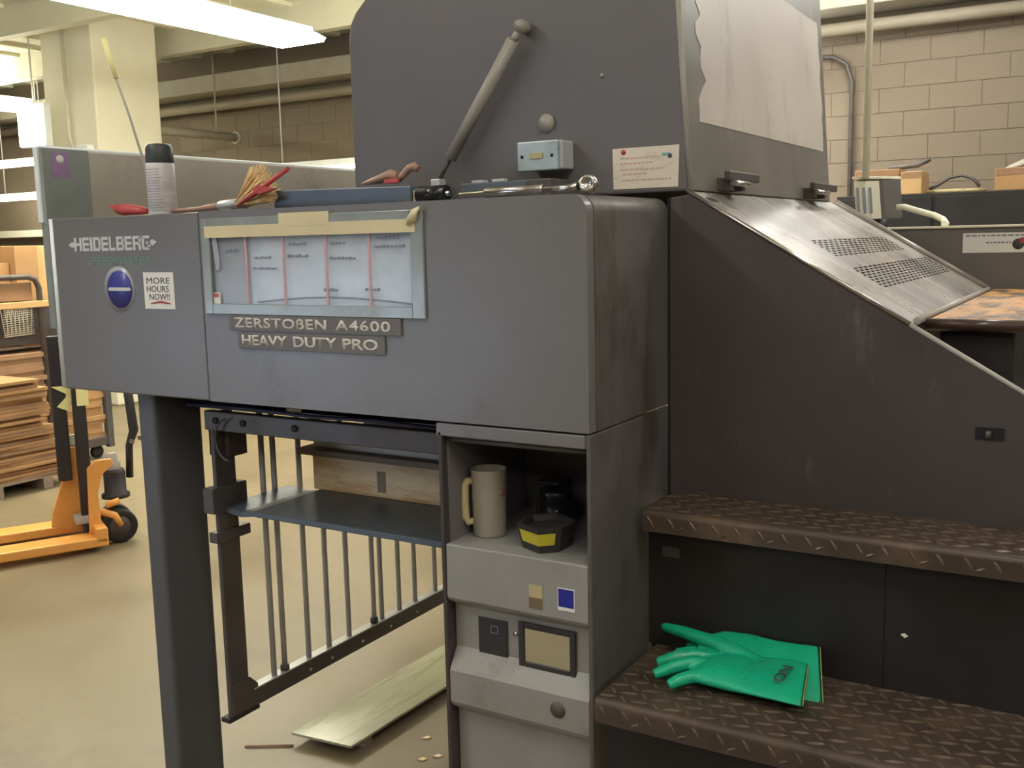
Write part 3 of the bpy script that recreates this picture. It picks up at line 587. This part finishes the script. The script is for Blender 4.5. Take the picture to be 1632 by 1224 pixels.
# pine box on the plate
cr = thing('wooden_box', 'raw pine box with plywood top on the grey pile plate', 'box', (-.72, .6, .9))
obj('front_board', B().box(-1.10, -.372, .402, .42, .900, 1.000), 'wood', cr, .002); obj('side_board', B().box(-1.10, -1.08, .42, .90, .900, 1.000), 'wood', cr, .002)
obj('back_board', B().box(-1.08, -.372, .88, .90, .900, 1.0), 'wood', cr); obj('top_board', B().box(-1.152, -.372, .392, .92, 1.000, 1.018), 'wooddk', cr, .002)
obj('stamp', B().box(-.865, -.835, .4012, .402, .915, .975), 'wooddk', cr)
tag(obj('paper_ream', B().box(-1.115, -.372, .425, .90, 1.0185, 1.046), 'white', bevel=.002), 'flat white paper stack lying on the pine box', 'paper')

# ================================================================== things on top of the press
ZD = ZT
sc = thing('spray_can', 'white spray can with dark grey cap beside the red brush head', 'spray can', (-1.285, .085, ZD))
obj('can_body', B().lathe((-1.285, .085, ZD), (0, 0, 1), [(0, 0), (.034, 0), (.0365, .003), (.0365, .125), (.034, .133), (0, .133)], 32), 'canlabel', sc)
obj('can_rim', B().lathe((-1.285, .085, ZD), (0, 0, 1), [(.0366, 0), (.0372, .002), (.0372, .006), (.0366, .008)], 32), 'steel', sc)
obj('can_cap', B().lathe((-1.285, .085, ZD), (0, 0, 1), [(.0345, .134), (.0355, .136), (.0345, .172), (.031, .180), (.026, .182), (0, .181)], 32), 'cap', sc)
q = B()
for i in range(15):
    z = ZD+.018+i*.007
    for a0 in (0, ):
        pts = []
        aa0 = -2.35; aa1 = -2.35+rg.uniform(1.3, 1.7)
        for k_ in range(7): a = aa0+(aa1-aa0)*k_/6; pts.append((-1.285+.0367*math.cos(a), .085+.0367*math.sin(a), z))
        q.tube(pts, .0007, 4)
obj('can_print', q, 'inkl', sc)
rb = thing('red_brush', 'red plastic brush head lying left of the spray can', 'brush', (-1.41, .09, ZD))
obj('brush_head', B().loft([((-1.345, .09, ZD+.010), (0, .010, 0), (0, 0, .009)), ((-1.38, .09, ZD+.014), (0, .018, 0), (0, 0, .014)), ((-1.43, .09, ZD+.018), (0, .024, 0), (0, 0, .0175)), ((-1.455, .09, ZD+.020), (0, .024, 0), (0, 0, .014))], 16), 'red', rb)
obj('brush_tuft', B().prism([(-1.452, .072, ZD+.012), (-1.485, .07, ZD+.033), (-1.452, .072, ZD+.033)], (0, .035, 0)), 'red', rb)
sk_ = thing('long_stick', 'long thin rod with yellow tip leaning up behind the spray can', 'stick', (-1.47, .2, ZD))
obj('rod', B().tube([(-1.472, .2, ZD), (-1.485, .2, 1.84), (-1.53, .2, 1.965), (-1.578, .2, 2.081)], .0035, 8), 'strut', sk_)
obj('yellow_tip', B().tube([(-1.575, .2, 2.075), (-1.617, .2, 2.188)], [.006, .0075], 10), 'yellowpaper', sk_)
pb = thing('paint_brush', 'worn paint brush with fanned tan bristles and silver ferrule', 'brush', (-1.05, .08, ZD))
obj('brush_handle', B().loft([((-1.24, .08, ZD+.009), (0, .009, 0), (0, 0, .006)), ((-1.16, .08, ZD+.010), (0, .009, 0), (0, 0, .006)), ((-1.09, .08, ZD+.014), (0, .014, 0), (0, 0, .009)), ((-1.06, .08, ZD+.016), (0, .018, 0), (0, 0, .011))], 12), 'handlew', pb)
obj('ferrule', B().loft([((-1.062, .08, ZD+.016), (0, .02, 0), (0, 0, .012)), ((-.985, .08, ZD+.020), (0, .026, 0), (0, 0, .013))], 16), 'steel', pb)
q = B()
for i in range(420):
    a = rg.uniform(0, 1); y = .08+rg.uniform(-.024, .024); t_ = math.radians(4+a*50); L_ = .105*rg.uniform(.8, 1.05)
    p0 = Vector((-.99, y, ZD+.012+rg.uniform(0, .016))); dv = Vector((math.cos(t_), rg.uniform(-.08, .08), math.sin(t_)))
    q.tube([p0, p0+dv*L_], [.0022, .0018], 4)
obj('bristles', q, 'bristle', pb)['kind'] = 'stuff'
rc = thing('red_tool', 'thin red plastic rod with a small wing leaning on the bristles', 'tool', (-.95, .06, ZD))
obj('tool_rod', B().tube([(-.973, .045, ZD+.012), (-.90, .045, ZD+.045), (-.80, .045, ZD+.092)], [.0045, .006, .005], 10), 'red', rc)
obj('tool_wing', B().prism([(-.90, .04, ZD+.058), (-.842, .04, ZD+.048), (-.895, .04, ZD+.036), (-.915, .04, ZD+.046)], (0, .012, 0)), 'red', rc)
ch = thing('steel_bar', 'long blue-grey steel channel lying across the deck', 'bar', (-.66, .12, ZD))
obj('channel', B().add([(-.905, .10, ZD), (-.490, .10, ZD), (-.490, .10, ZD+.040), (-.905, .10, ZD+.047), (-.905, .15, ZD), (-.490, .15, ZD), (-.490, .15, ZD+.040), (-.905, .15, ZD+.047)], [(0, 1, 2, 3), (4, 7, 6, 5), (0, 4, 5, 1), (3, 2, 6, 7), (0, 3, 7, 4), (1, 5, 6, 2)]), 'bluebar', ch, .003)
obj('channel_end', B().box(-.489, -.475, .105, .145, ZD, ZD+.03), 'frosth', ch, .003)
tl = thing('scraper', 'wooden-handled scraper lying on the steel channel', 'tool', (-.6, .12, ZD+.047))
obj('scraper_body', B().loft([((-.645, .13, ZD+.052), (0, .012, 0), (0, 0, .003)), ((-.60, .13, ZD+.060), (0, .016, 0), (0, 0, .010)), ((-.566, .13, ZD+.069), (0, .016, 0), (0, 0, .012)), ((-.545, .13, ZD+.064), (0, .012, 0), (0, 0, .010))], 14), 'handlew', tl)
obj('scraper_grip', B().tube([(-.548, .13, ZD+.056), (-.532, .13, ZD+.066), (-.515, .13, ZD+.080), (-.500, .13, ZD+.084), (-.49, .13, ZD+.076)], [.008, .008, .009, .010, .008], 10), 'handlew', tl)
obj('scraper_red', B().box(-.575, -.535, .112, .122, ZD+.048, ZD+.058), 'red', tl, .002)
rl = thing('roller', 'short glossy black roller lying between the two steel bars', 'roller', (-.43, .11, ZD))
obj('roller_body', B().tube([(-.467, .10, ZD+.0185), (-.392, .10, ZD+.0185)], .0185, 20), 'gloss', rl); obj('roller_axle', B().tube([(-.474, .10, ZD+.0185), (-.385, .10, ZD+.0185)], .006, 10), 'chrome', rl)
bl = thing('ink_blade', 'blue-grey steel blade lying under the outlet box', 'blade', (-.3, .15, ZD))
obj('blade', B().obox((-.382, .14, ZD), (.155, .02, 0), (-.004, .03, 0), (0, 0, .040)), 'bluebar', bl, .002)
obj('blade_chips', B().box(-.36, -.33, .15, .17, ZD+.041, ZD+.046).box(-.31, -.28, .155, .17, ZD+.0415, ZD+.047), 'steel', bl)
wr = thing('socket_wrench', 'chrome socket wrench lying along the front edge of the deck', 'wrench', (-.15, .06, ZD))
obj('wrench_handle', B().tube([(-.325, .05, ZD+.011), (-.262, .05, ZD+.0115), (-.260, .05, ZD+.0125), (-.127, .05, ZD+.014), (-.125, .05, ZD+.011)], [.005, .007, .0105, .0105, .007], 14), 'chrome', wr)
obj('wrench_collar', B().tube([(-.128, .05, ZD+.0135), (-.121, .05, ZD+.0135)], .012, 14), 'chrome', wr)
obj('wrench_shaft', B().tube([(-.121, .05, ZD+.0125), (-.07, .05, ZD+.0135), (-.045, .05, ZD+.016)], [.006, .007, .009], 12), 'chrome', wr)
obj('wrench_head', B().lathe((-.028, .064, ZD+.019), (.25, -1, .1), [(0, 0), (.019, 0), (.0195, .012), (.015, .018), (.011, .018), (.009, .012), (0, .012)], 24), 'chrome', wr)

# ================================================================== things in the niche
zs = .9472
mg = thing('plastic_mug', 'tall cloudy plastic measuring jug with yellowed handle', 'jug', (-.309, .108, zs))
mo = (-.309, .108, zs)
obj('jug_body', B().lathe(mo, (0, 0, 1), [(0, .004), (.0, .0), (.0355, 0), (.0375, .004), (.0395, .148), (.0405, .151), (.0385, .151), (.0372, .146), (.0352, .008), (0, .008)], 36), 'frost', mg)
hd = Vector((-.857, -.515, 0))*1.0   # handle points to the left
hdir = Vector((-.80, -.60, 0)).normalized(); o_ = Vector(mo)
obj('jug_handle', B().tube([o_+hdir*.036+Vector((0, 0, .124)), o_+hdir*.048+Vector((0, 0, .124)), o_+hdir*.054+Vector((0, 0, .112)), o_+hdir*.056+Vector((0, 0, .07)), o_+hdir*.054+Vector((0, 0, .042)), o_+hdir*.048+Vector((0, 0, .030)), o_+hdir*.034+Vector((0, 0, .033))], [.009, .009, .0095, .010, .010, .009, .008], 12), 'frosth', mg)
a_ = math.radians(-10); obj('jug_mark', disc((mo[0]+.0392*math.cos(a_), mo[1]+.0392*math.sin(a_), zs+.10), (math.cos(a_), math.sin(a_), 0), .008, .0008, 14), mat('faded_red', (172, 116, 104), .5), mg)
hb = thing('hexagonal_tub', 'black six-sided plastic tub with yellow warning band', 'tub', (-.155, .10, zs))
hc = Vector((-.150, .088, 0)); ang = [math.radians(a) for a in (-76, -30, 25, 100, 155, 215)]
lo = [(hc.x+.050*math.cos(a), hc.y+.060*math.sin(a), zs) for a in ang]; hi = [(hc.x+.064*math.cos(a), hc.y+.072*math.sin(a), zs+.055) for a in ang]
q = B(); q.add(lo+hi, [(0, 1, 2, 3, 4, 5)[::-1]]+[(i, (i+1) % 6, (i+1) % 6+6, i+6) for i in range(6)])
inn = [(hc.x+.057*math.cos(a), hc.y+.065*math.sin(a), zs+.055) for a in ang]; flo = [(hc.x+.052*math.cos(a), hc.y+.060*math.sin(a), zs+.042) for a in ang]
q.add(hi+inn+flo, [(i, (i+1) % 6, (i+1) % 6+6, i+6) for i in range(6)]+[(i+6, (i+1) % 6+6, (i+1) % 6+12, i+12) for i in range(6)]+[(12, 13, 14, 15, 16, 17)])
obj('tub_body', q, 'mattblk', hb)
def lerp(p, q_, t): return tuple(p[i]+(q_[i]-p[i])*t for i in range(3))
for i0, i1, e0, e1 in ((5, 0, .12, 1.0), (0, 1, 0, .75)):
    A0, A1, B0, B1 = lo[i0], lo[i1], hi[i0], hi[i1]
    def on(t, h):
        p = lerp(lerp(A0, B0, h), lerp(A1, B1, h), t); n_ = Vector((p[0]-hc.x, p[1]-hc.y, 0)).normalized(); return (p[0]+n_.x*.0012, p[1]+n_.y*.0012, p[2])
    obj('yellow_band', B().add([on(e0, .32), on(e1, .32), on(e1, .80), on(e0, .80)], [(0, 1, 2, 3)]), 'yellow', hb)
jr = thing('black_jar', 'glossy black round lidded jar behind the six-sided tub', 'jar', (-.165, .205, zs))
jo_ = (-.196, .215, zs)
obj('jar_body', B().lathe(jo_, (0, 0, 1), [(0, 0), (.038, 0), (.040, .003), (.040, .025), (.037, .029), (.037, .080), (0, .080)], 32), 'gloss', jr)
obj('jar_lid', B().lathe(jo_, (0, 0, 1), [(.0375, .076), (.0395, .078), (.0395, .088), (.037, .092), (.026, .092), (.024, .090), (0, .090)], 32), 'gloss', jr)
obj('jar_band', B().lathe(jo_, (0, 0, 1), [(.0405, .026), (.041, .028), (.041, .034), (.0375, .036)], 32), 'mattblk', jr)
bxx = thing('black_carton', 'dusty dark grey box standing at the back of the niche', 'box', (-.255, .29, zs))
obj('carton_body', B().box(-.285, -.222, .27, .335, zs, zs+.082), 'mech', bxx, .005); obj('carton_lid', B().box(-.287, -.220, .268, .337, zs+.082, zs+.090), 'mech', bxx, .003)
tag(obj('hose_ring', B().tube([(-.085+.052*math.cos(t)*.6, .285+.03*math.cos(t), zs+.062+.056*math.sin(t)) for t in [2*math.pi*i/28 for i in range(29)]], .0055, 8), 'mattblk'), 'black hose ring standing behind the black jar', 'hose')

# ================================================================== gloves on the lower step
zg = .7025
def finish_glove(o):
    rm = o.modifiers.new('remesh', 'REMESH'); rm.mode = 'VOXEL'; rm.voxel_size = .0028; rm.use_smooth_shade = True
    s_ = o.modifiers.new('smooth', 'SMOOTH'); s_.factor = .5; s_.iterations = 7
def V3(*a): return Vector(a)
g1 = thing('rubber_glove', 'green rubber glove lying on top, palm up, marked with two letters', 'glove', (.23, .12, zg), 'pair of green gloves')
q = B()
q.loft([((.393, .132, zg+.030), (-.014, .078, .010), (.0, 0, .011)), ((.34, .133, zg+.030), (-.010, .076, .010), (0, 0, .013)), ((.295, .130, zg+.028), (-.004, .070, .008), (0, 0, .016)), ((.255, .128, zg+.027), (.0, .066, .006), (0, 0, .022)), ((.215, .124, zg+.027), (.004, .062, .004), (0, 0, .021)), ((.180, .118, zg+.024), (.008, .054, .0), (0, 0, .015))], 24)
q.tube([(.205, .168, zg+.030), (.165, .152, zg+.036), (.125, .130, zg+.032), (.092, .112, zg+.020)], [.0150, .0145, .0135, .0105], 12)
q.tube([(.205, .130, zg+.030), (.170, .108, zg+.038), (.140, .082, zg+.032), (.108, .060, zg+.018)], [.0150, .0145, .0140, .0105], 12)
q.tube([(.210, .095, zg+.024), (.185, .070, zg+.026), (.165, .048, zg+.022), (.150, .034, zg+.014)], [.0140, .0140, .0130, .0105], 12)
q.tube([(.21, .15, zg+.018), (.16, .125, zg+.016), (.12, .09, zg+.013)], [.0135, .013, .011], 12)
q.tube([(.285, .175, zg+.032), (.235, .188, zg+.042), (.180, .202, zg+.049), (.110, .218, zg+.052), (.062, .232, zg+.050)], [.018, .019, .0165, .0135, .0105], 12)
q.tube([(.06, .2325, zg+.050), (.052, .234, zg+.0495)], [.0105, .005], 12)
finish_glove(obj('glove_shell', q, 'glove', g1))
obj('glove_marking', text_mesh('glove_marking', 'ON', (.362, .088, zg+.0440), (.08, 1, .12), (-1, 0.05, 0), .062, .022, 'inkd', .0010, bold=.01), None, g1)
obj('cuff_edge', B().loft([((.3945, .132, zg+.030), (-.014, .074, .0095), (.0, 0, .008)), ((.3965, .132, zg+.030), (-.014, .075, .0095), (.0, 0, .009))], 24), 'glovecuff', g1)
g2 = thing('rubber_glove', 'green rubber glove underneath, propped against the step riser', 'glove', (.28, .2, zg), 'pair of green gloves')
q = B(); wv = Vector((0, .062, .034)); nv = Vector((0, -.5, .86))
q.loft([((.408, .188, zg+.026), wv+Vector((-.02, 0, .004)), nv*.008), ((.36, .190, zg+.026), wv+Vector((-.012, 0, 0)), nv*.010), ((.30, .192, zg+.026), wv*.95, nv*.013), ((.245, .190, zg+.026), wv*1.02, nv*.018), ((.19, .188, zg+.024), wv*1.0, nv*.018), ((.15, .186, zg+.020), wv*.75, nv*.012)], 24)
q.tube([(.2, .21, zg+.026), (.14, .205, zg+.020), (.10, .195, zg+.012)], [.014, .013, .010], 12); q.tube([(.2, .18, zg+.02), (.15, .17, zg+.014), (.11, .16, zg+.012)], [.013, .012, .010], 12)
q.tube([(.2, .235, zg+.034), (.15, .232, zg+.026), (.115, .225, zg+.016)], [.013, .012, .010], 12)
finish_glove(obj('glove_shell', q, 'glove', g2))
obj('cuff_edge', B().loft([((.4105, .188, zg+.026), (wv+Vector((-.02, 0, .004)))*.97, nv*.006), ((.4125, .188, zg+.026), (wv+Vector((-.02, 0, .004)))*.98, nv*.007)], 24), 'glovecuff', g2)

# ================================================================== floor items under the press
tag(obj('glass_sheet', B().prism([(-1.355, .515, .028), (-1.125, .538, .028), (-1.10, 1.35, .028), (-1.33, 1.40, .028)], (0, 0, .008)), mat('pale_sheet', (176, 176, 146), .16, var=.08, scale=3, stretch=(4, .6, 1), stain=((140, 134, 104), 5, .5, .7, (5, .6, 1)))), 'flat pale glossy sheet resting on battens on the floor', 'sheet')
tag(obj('wooden_batten', B().box(-1.32, -1.13, .60, .65, 0, .028), 'wooddk', bevel=.002), 'short batten under the near end of the pale sheet', 'batten')
tag(obj('wooden_batten', B().box(-1.30, -1.12, 1.20, 1.25, 0, .028), 'wooddk', bevel=.002), 'short batten under the far end of the pale sheet', 'batten')
tag(obj('straw', B().tube([(-1.47, .42, .004), (-1.40, .46, .005), (-1.335, .50, .004)], .0035, 6), 'handlew'), 'thin brown twig on the floor near the pale sheet', 'twig')
for i, (x, y) in enumerate(((-.93, .62), (-.90, .66), (-1.0, .74))):
    tag(obj('paper_scrap', B().prism([(x, y, 0), (x+.02, y+.004, 0), (x+.026, y+.018, 0), (x+.008, y+.02, 0)], (0, 0, .004)), 'wood'), 'tiny pale scrap on the floor beside the pale sheet', 'scrap', 'scraps on the floor')

# ================================================================== orange pallet truck
PO = Vector((-3.72, 1.60, 0)); PU = Vector((-.46, -.888, 0)); PV = Vector((-.888, .46, 0)); PZ = Vector((0, 0, 1))
def J(a, b_, z): return PO+PU*a+PV*b_+PZ*z
def jbox(q, a0, a1, b0, b1, z0, z1): return q.obox(J(a0, b0, z0), PU*(a1-a0), PV*(b1-b0), PZ*(z1-z0))
jk = thing('pallet_truck', 'orange pallet truck with black mast posts and rubber wheel', 'pallet truck', tuple(J(.3, .27, 0)))
for b0 in (0, .38): obj('fork', jbox(B(), -.03, 1.15, b0, b0+.16, .03, .08), 'orange', jk, .008)
obj('cross_plate', jbox(B(), -.03, .03, 0, .54, .05, .13), 'orange', jk, .006)
def jpoly(b0, pts, th): return B().prism([J(a, b0, z) for a, z in pts], PV*th)
obj('frame_plate', jpoly(.30, [(-.02, .05), (.06, .05), (.21, .10), (.20, .17), (.12, .40), (.10, .53), (.03, .53), (-.01, .2)], .02), 'orange', jk, .004)
obj('frame_plate', jpoly(.10, [(-.02, .04), (.05, .04), (.045, .15), (.035, .44), (-.01, .48), (-.09, .48), (-.10, .45), (-.04, .40), (-.01, .3)], .02), 'orange', jk, .004)
obj('grey_gusset', jpoly(.30, [(.03, .53), (.16, .585), (.13, .60), (.02, .60), (.0, .47)], .018), 'cream', jk)
obj('mast_post', jbox(B(), .0, .065, .20, .245, .10, 1.15), 'blackmetal', jk, .006); obj('mast_post', jbox(B(), .09, .160, .24, .28, .36, 1.15), 'blackmetal', jk, .006)
obj('paper_tag', jbox(B(), -.015, .045, .196, .199, .77, .87), 'yellowpaper', jk); obj('paper_tag', jpoly(.233, [(.08, .74), (.14, .77), (.08, .83), (.16, .88), (.05, .88)], .003), 'yellowpaper', jk)
obj('mast_shoe', jbox(B(), -.01, .10, .17, .28, .125, .165), 'steel', jk, .004); obj('axle_block', jbox(B(), -.005, .06, .15, .24, .03, .125), 'blackmetal', jk, .004)
obj('axle_pin', B().tube([J(.02, .145, .065), J(.02, .16, .065)], .014, 12), 'orange', jk)
for bb_ in (.145, .29):
    wc = J(-.115, bb_, .093)
    w_ = obj('wheel', B().lathe(wc, PV, [(.045, -.012), (.085, -.026), (.093, -.018), (.093, .018), (.085, .026), (.045, .012)], 36), 'rubber', jk)
    obj('wheel_hub', B().lathe(wc, PV, [(0, -.022), (.02, -.022), (.03, -.014), (.07, -.016), (.07, .016), (.03, .014), (.02, .022), (0, .022)], 28), 'mech', w_)
obj('wheel_yoke', B().tube([J(-.12, .12, .10), J(-.09, .12, .16), J(-.02, .14, .19)], [.016, .02, .02], 10).tube([J(-.12, .12, .24), J(-.05, .13, .22)], .018, 10), 'orange', jk)
obj('pump_body', B().lathe(J(-.12, .22, .24), PZ, [(0, 0), (.075, 0), (.075, .02), (.058, .03), (.058, .14), (.05, .16), (0, .16)], 24), 'blackmetal', jk)
obj('pump_cylinder', B().lathe(J(-.11, .22, .40), PZ, [(.045, 0), (.045, .03), (.03, .045), (.03, .09), (0, .09)], 20), 'strut', jk)
obj('tow_bar', B().tube([J(-.20, .22, .34), J(-.21, .22, .52), J(-.24, .22, .60), J(-.20, .22, 1.15)], [.02, .02, .026, .022], 12), 'blackmetal', jk)
for z in (.545, .56): obj('tow_bolt', B().tube([J(-.22-(z-.545)*3, .185, z), J(-.22-(z-.545)*3, .20, z)], .014, 10), 'chrome', jk)

# cardboard beside and behind it
cs = mesh_of('cardboard_sheet', B().box(-.21, .21, -.45, .45, 0, .0185), 'card'); cs2 = mesh_of('cardboard_sheet', B().box(-.21, .21, -.45, .45, 0, .0185), 'carddk')
pal = thing('wooden_pallet', 'low wooden pallet under the loose cardboard stack', 'pallet', (-5.55, 2.0, 0))
for y in (1.62, 2.0, 2.36): obj('pallet_block', B().box(-5.76, -5.34, y, y+.07, 0, .075), 'wooddk', pal)
for x in (-5.76, -5.61, -5.46): obj('pallet_board', B().box(x, x+.12, 1.6, 2.48, .075, .095), 'wooddk', pal)
z = .0955; n = 0
while z < .745:
    f_ = (z-.1)/.65; yend = 2.56-.17*f_+rg.uniform(-.03, .03) + (.03 if .25 < z < .33 else 0) - (.05 if .42 < z < .5 else 0)
    o = bpy.data.objects.new('cardboard_sheet', cs if n % 3 else cs2); COL.objects.link(o); o.location = (-5.545+rg.uniform(-.03, .03), yend-.45, z); o.rotation_euler.z = rg.uniform(-.07, .07)
    tag(o, 'brown cardboard sheet in the loose leaning stack at the left edge', 'cardboard', 'loose cardboard stack'); z += .02; n += 1
o['label'] = 'pale topmost cardboard sheet of the loose leaning stack'
ct = thing('stock_cart', 'dark tubular cart loaded with cardboard behind the pallet truck', 'cart', (-6.25, 2.6, 0))
obj('cart_frame', B().tube([(-5.86, 1.8, 1.42), (-5.86, 2.72, 1.42), (-5.86, 2.775, 1.40), (-5.86, 2.80, 1.34), (-5.86, 2.80, .10)], .022, 10), 'mech', ct)
obj('cart_post', B().box(-5.87, -5.82, 3.26, 3.31, .08, 1.3), 'postm', ct, .004); obj('cart_rail', B().box(-5.87, -5.83, 1.8, 3.28, 1.20, 1.245), 'cardtop', ct, .004)
obj('cart_deck', B().box(-6.65, -5.83, 1.8, 3.30, .10, .168), 'mech', ct, .004)
for x, y in ((-5.9, 3.2), (-6.55, 3.2), (-5.9, 1.95), (-6.55, 1.95)): obj('caster', B().lathe((x-.02, y, .05), (1, 0, 0), [(0, 0), (.045, 0), (.05, .005), (.05, .035), (.045, .04), (0, .04)], 20), 'rubber', ct)
obj('cart_bin', B().box(-6.0, -5.875, 1.8, 2.755, 1.25, 1.38), 'carddk', ct, .004)
q = B()
for i in range(14): q.tube([(-5.90, 2.535+i*.0155, 1.0), (-5.90, 2.535+i*.0155+.02*(1 if i % 2 else -1), 1.21)], .0035, 4)
for i in range(14): q.tube([(-5.90, 2.53, 1.0+i*.0155), (-5.90, 2.765, 1.0+i*.0155+.01)], .0035, 4)
obj('wire_mesh', q, 'mesh', ct); obj('mesh_backing', B().box(-5.94, -5.93, 1.8, 3.2, .93, 1.22), 'mech', ct)
c3 = mesh_of('cardboard_bundle', B().box(-.37, .37, -.64, .64, 0, .033), 'carddk'); c4 = mesh_of('cardboard_bundle', B().box(-.37, .37, -.64, .64, 0, .033), 'card')
z = .1685; n = 0
while z < .87:
    o = bpy.data.objects.new('cardboard_bundle', c4 if z < .55 else c3); COL.objects.link(o); o.location = (-6.22+rg.uniform(-.015, .015), 2.61+rg.uniform(-.02, .02), z)
    tag(o, 'brown cardboard bundle stacked on the dark cart', 'cardboard', 'cardboard on the cart'); z += .0336; n += 1
for x0, x1, y0, y1, z0, z1, l in ((-6.30, -5.96, 2.70, 2.88, .912, 1.64, 'tall brown carton standing at the back corner of the cart'), (-6.33, -6.0, 2.895, 3.10, .912, 1.64, 'tall tan carton at the panel edge behind the cart'), (-6.30, -6.02, 1.9, 2.69, .912, 1.52, 'wide brown carton lying along the top of the cart')):
    t = thing('cardboard_box', l, 'box', ((x0+x1)/2, (y0+y1)/2, z0)); obj('carton', B().box(x0, x1, y0, y1, z0, z1), 'cardtop' if y0 > 2.8 else 'card', t, .004)
    obj('carton_tape', B().box((x0+x1)/2-.02, (x0+x1)/2+.02, y0, y1, z1, z1+.002), 'tape', t)

# ================================================================== right background
pw = thing('pendant_switch_box', 'dusty grey switch box hanging from a cream ceiling pole', 'switch box', (.11, 2.0, 1.64))
obj('pole', B().tube([(.083, 2.0, 1.79), (.083, 2.0, HZ-.003)], .0125, 14), 'creampipe', pw)
ca, sa = math.cos(.55), math.sin(.55)
obj('box_body', B().obox((.060, 1.99, 1.643), (ca*.10, sa*.10, 0), (-sa*.001+.045, .085, 0), (-.012, 0, .14)), 'side', pw, .004)
obj('front_label', B().obox((.058, 1.986, 1.646), (ca*.088, sa*.088, 0), (.0012, -.002, 0), (-.012, 0, .132)), 'cream', pw)
obj('box_cap', B().obox((.040, 1.98, 1.784), (ca*.11, sa*.11, 0), (.045, .09, 0), (-.001, 0, .010)), 'cream', pw, .002)
for i in range(3): obj('label_print', B().obox((.066+i*.022*ca-.002, 1.983+i*.022*sa, 1.665), (ca*.008, sa*.008, 0), (.001, -.002, 0), (-.008, 0, .09)), 'inkl', pw)
obj('box_foot', B().tube([(.13, 2.05, 1.645), (.13, 2.05, 1.60)], .02, 12), 'blackmetal', pw)
tag(obj('flexible_cable', B().tube([(.186, 2.02, 1.683), (.21, 2.02, 1.684), (.26, 2.0, 1.668), (.32, 1.97, 1.650), (.352, 1.93, 1.636), (.368, 1.88, 1.622), (.372, 1.82, 1.621)], .0105, 12), 'creampipe'), 'thick cream cable bending from the switch box to the far panel', 'cable')
dc = thing('storage_cabinet', 'long black storage cabinet along the back wall at right', 'cabinet', (.2, 7.0, 0))
obj('cabinet_body', B().box(-1.15, 1.8, 6.72, 7.35, 0, 1.885), 'black', dc, .006)
for x in (-1.13, -.4, .33, 1.06): obj('cabinet_door', B().box(x, x+.70, 6.705, 6.72, .05, 1.86), 'black', dc, .003)
for x0, x1, z1, m_, l in ((-1.02, -.685, 2.085, 'card', 'wide brown carton on the black cabinet behind the pole'), (-.670, -.515, 2.06, 'cardtop', 'small tan carton on the black cabinet right of another'), (.0, .34, 2.05, 'card', 'brown carton on the black cabinet at the right edge')):
    t = thing('cardboard_box', l, 'box', ((x0+x1)/2, 6.9, 1.8855)); obj('carton', B().box(x0, x1, 6.75, 7.1, 1.8855, z1), m_, t, .005)
    obj('carton_flap', B().box(x0+.005, x1-.005, 6.748, 6.75, z1-.05, z1-.004), 'carddk', t)
tag(obj('rolled_bar', B().tube([(-.80, 6.95, 2.105), (-.58, 6.95, 2.115), (-.49, 6.95, 2.16)], .02, 8), 'side'), 'grey bar resting across the cartons on the black cabinet', 'bar')
tag(obj('hose_coil', B().tube([(-.30+.21*math.cos(t), 6.98+.12*math.sin(t), 1.8985+.0025*t/6.28) for t in [i*.3 for i in range(60)]], .012, 8), 'frosth'), 'pale coiled hose lying flat on the black cabinet', 'hose')
tag(obj('bent_hose', B().tube([(-.48, 6.88, 1.922), (-.42, 6.90, 1.95), (-.34, 6.92, 2.005), (-.25, 6.93, 2.02), (-.17, 6.92, 1.99), (-.12, 6.9, 1.93)], .012, 8), 'mech'), 'dark bent hose arching over the coiled hose', 'hose')
tag(obj('cloth_heap', B().loft([((.10, 6.9, 2.052), (.06, 0, 0), (0, .05, .002)), ((.14, 6.9, 2.075), (.06, 0, 0), (0, .06, .01)), ((.2, 6.9, 2.11), (.04, 0, 0), (0, .03, .01))], 12), 'pipehaze'), 'dark crumpled cloth on the carton at the right edge', 'cloth')
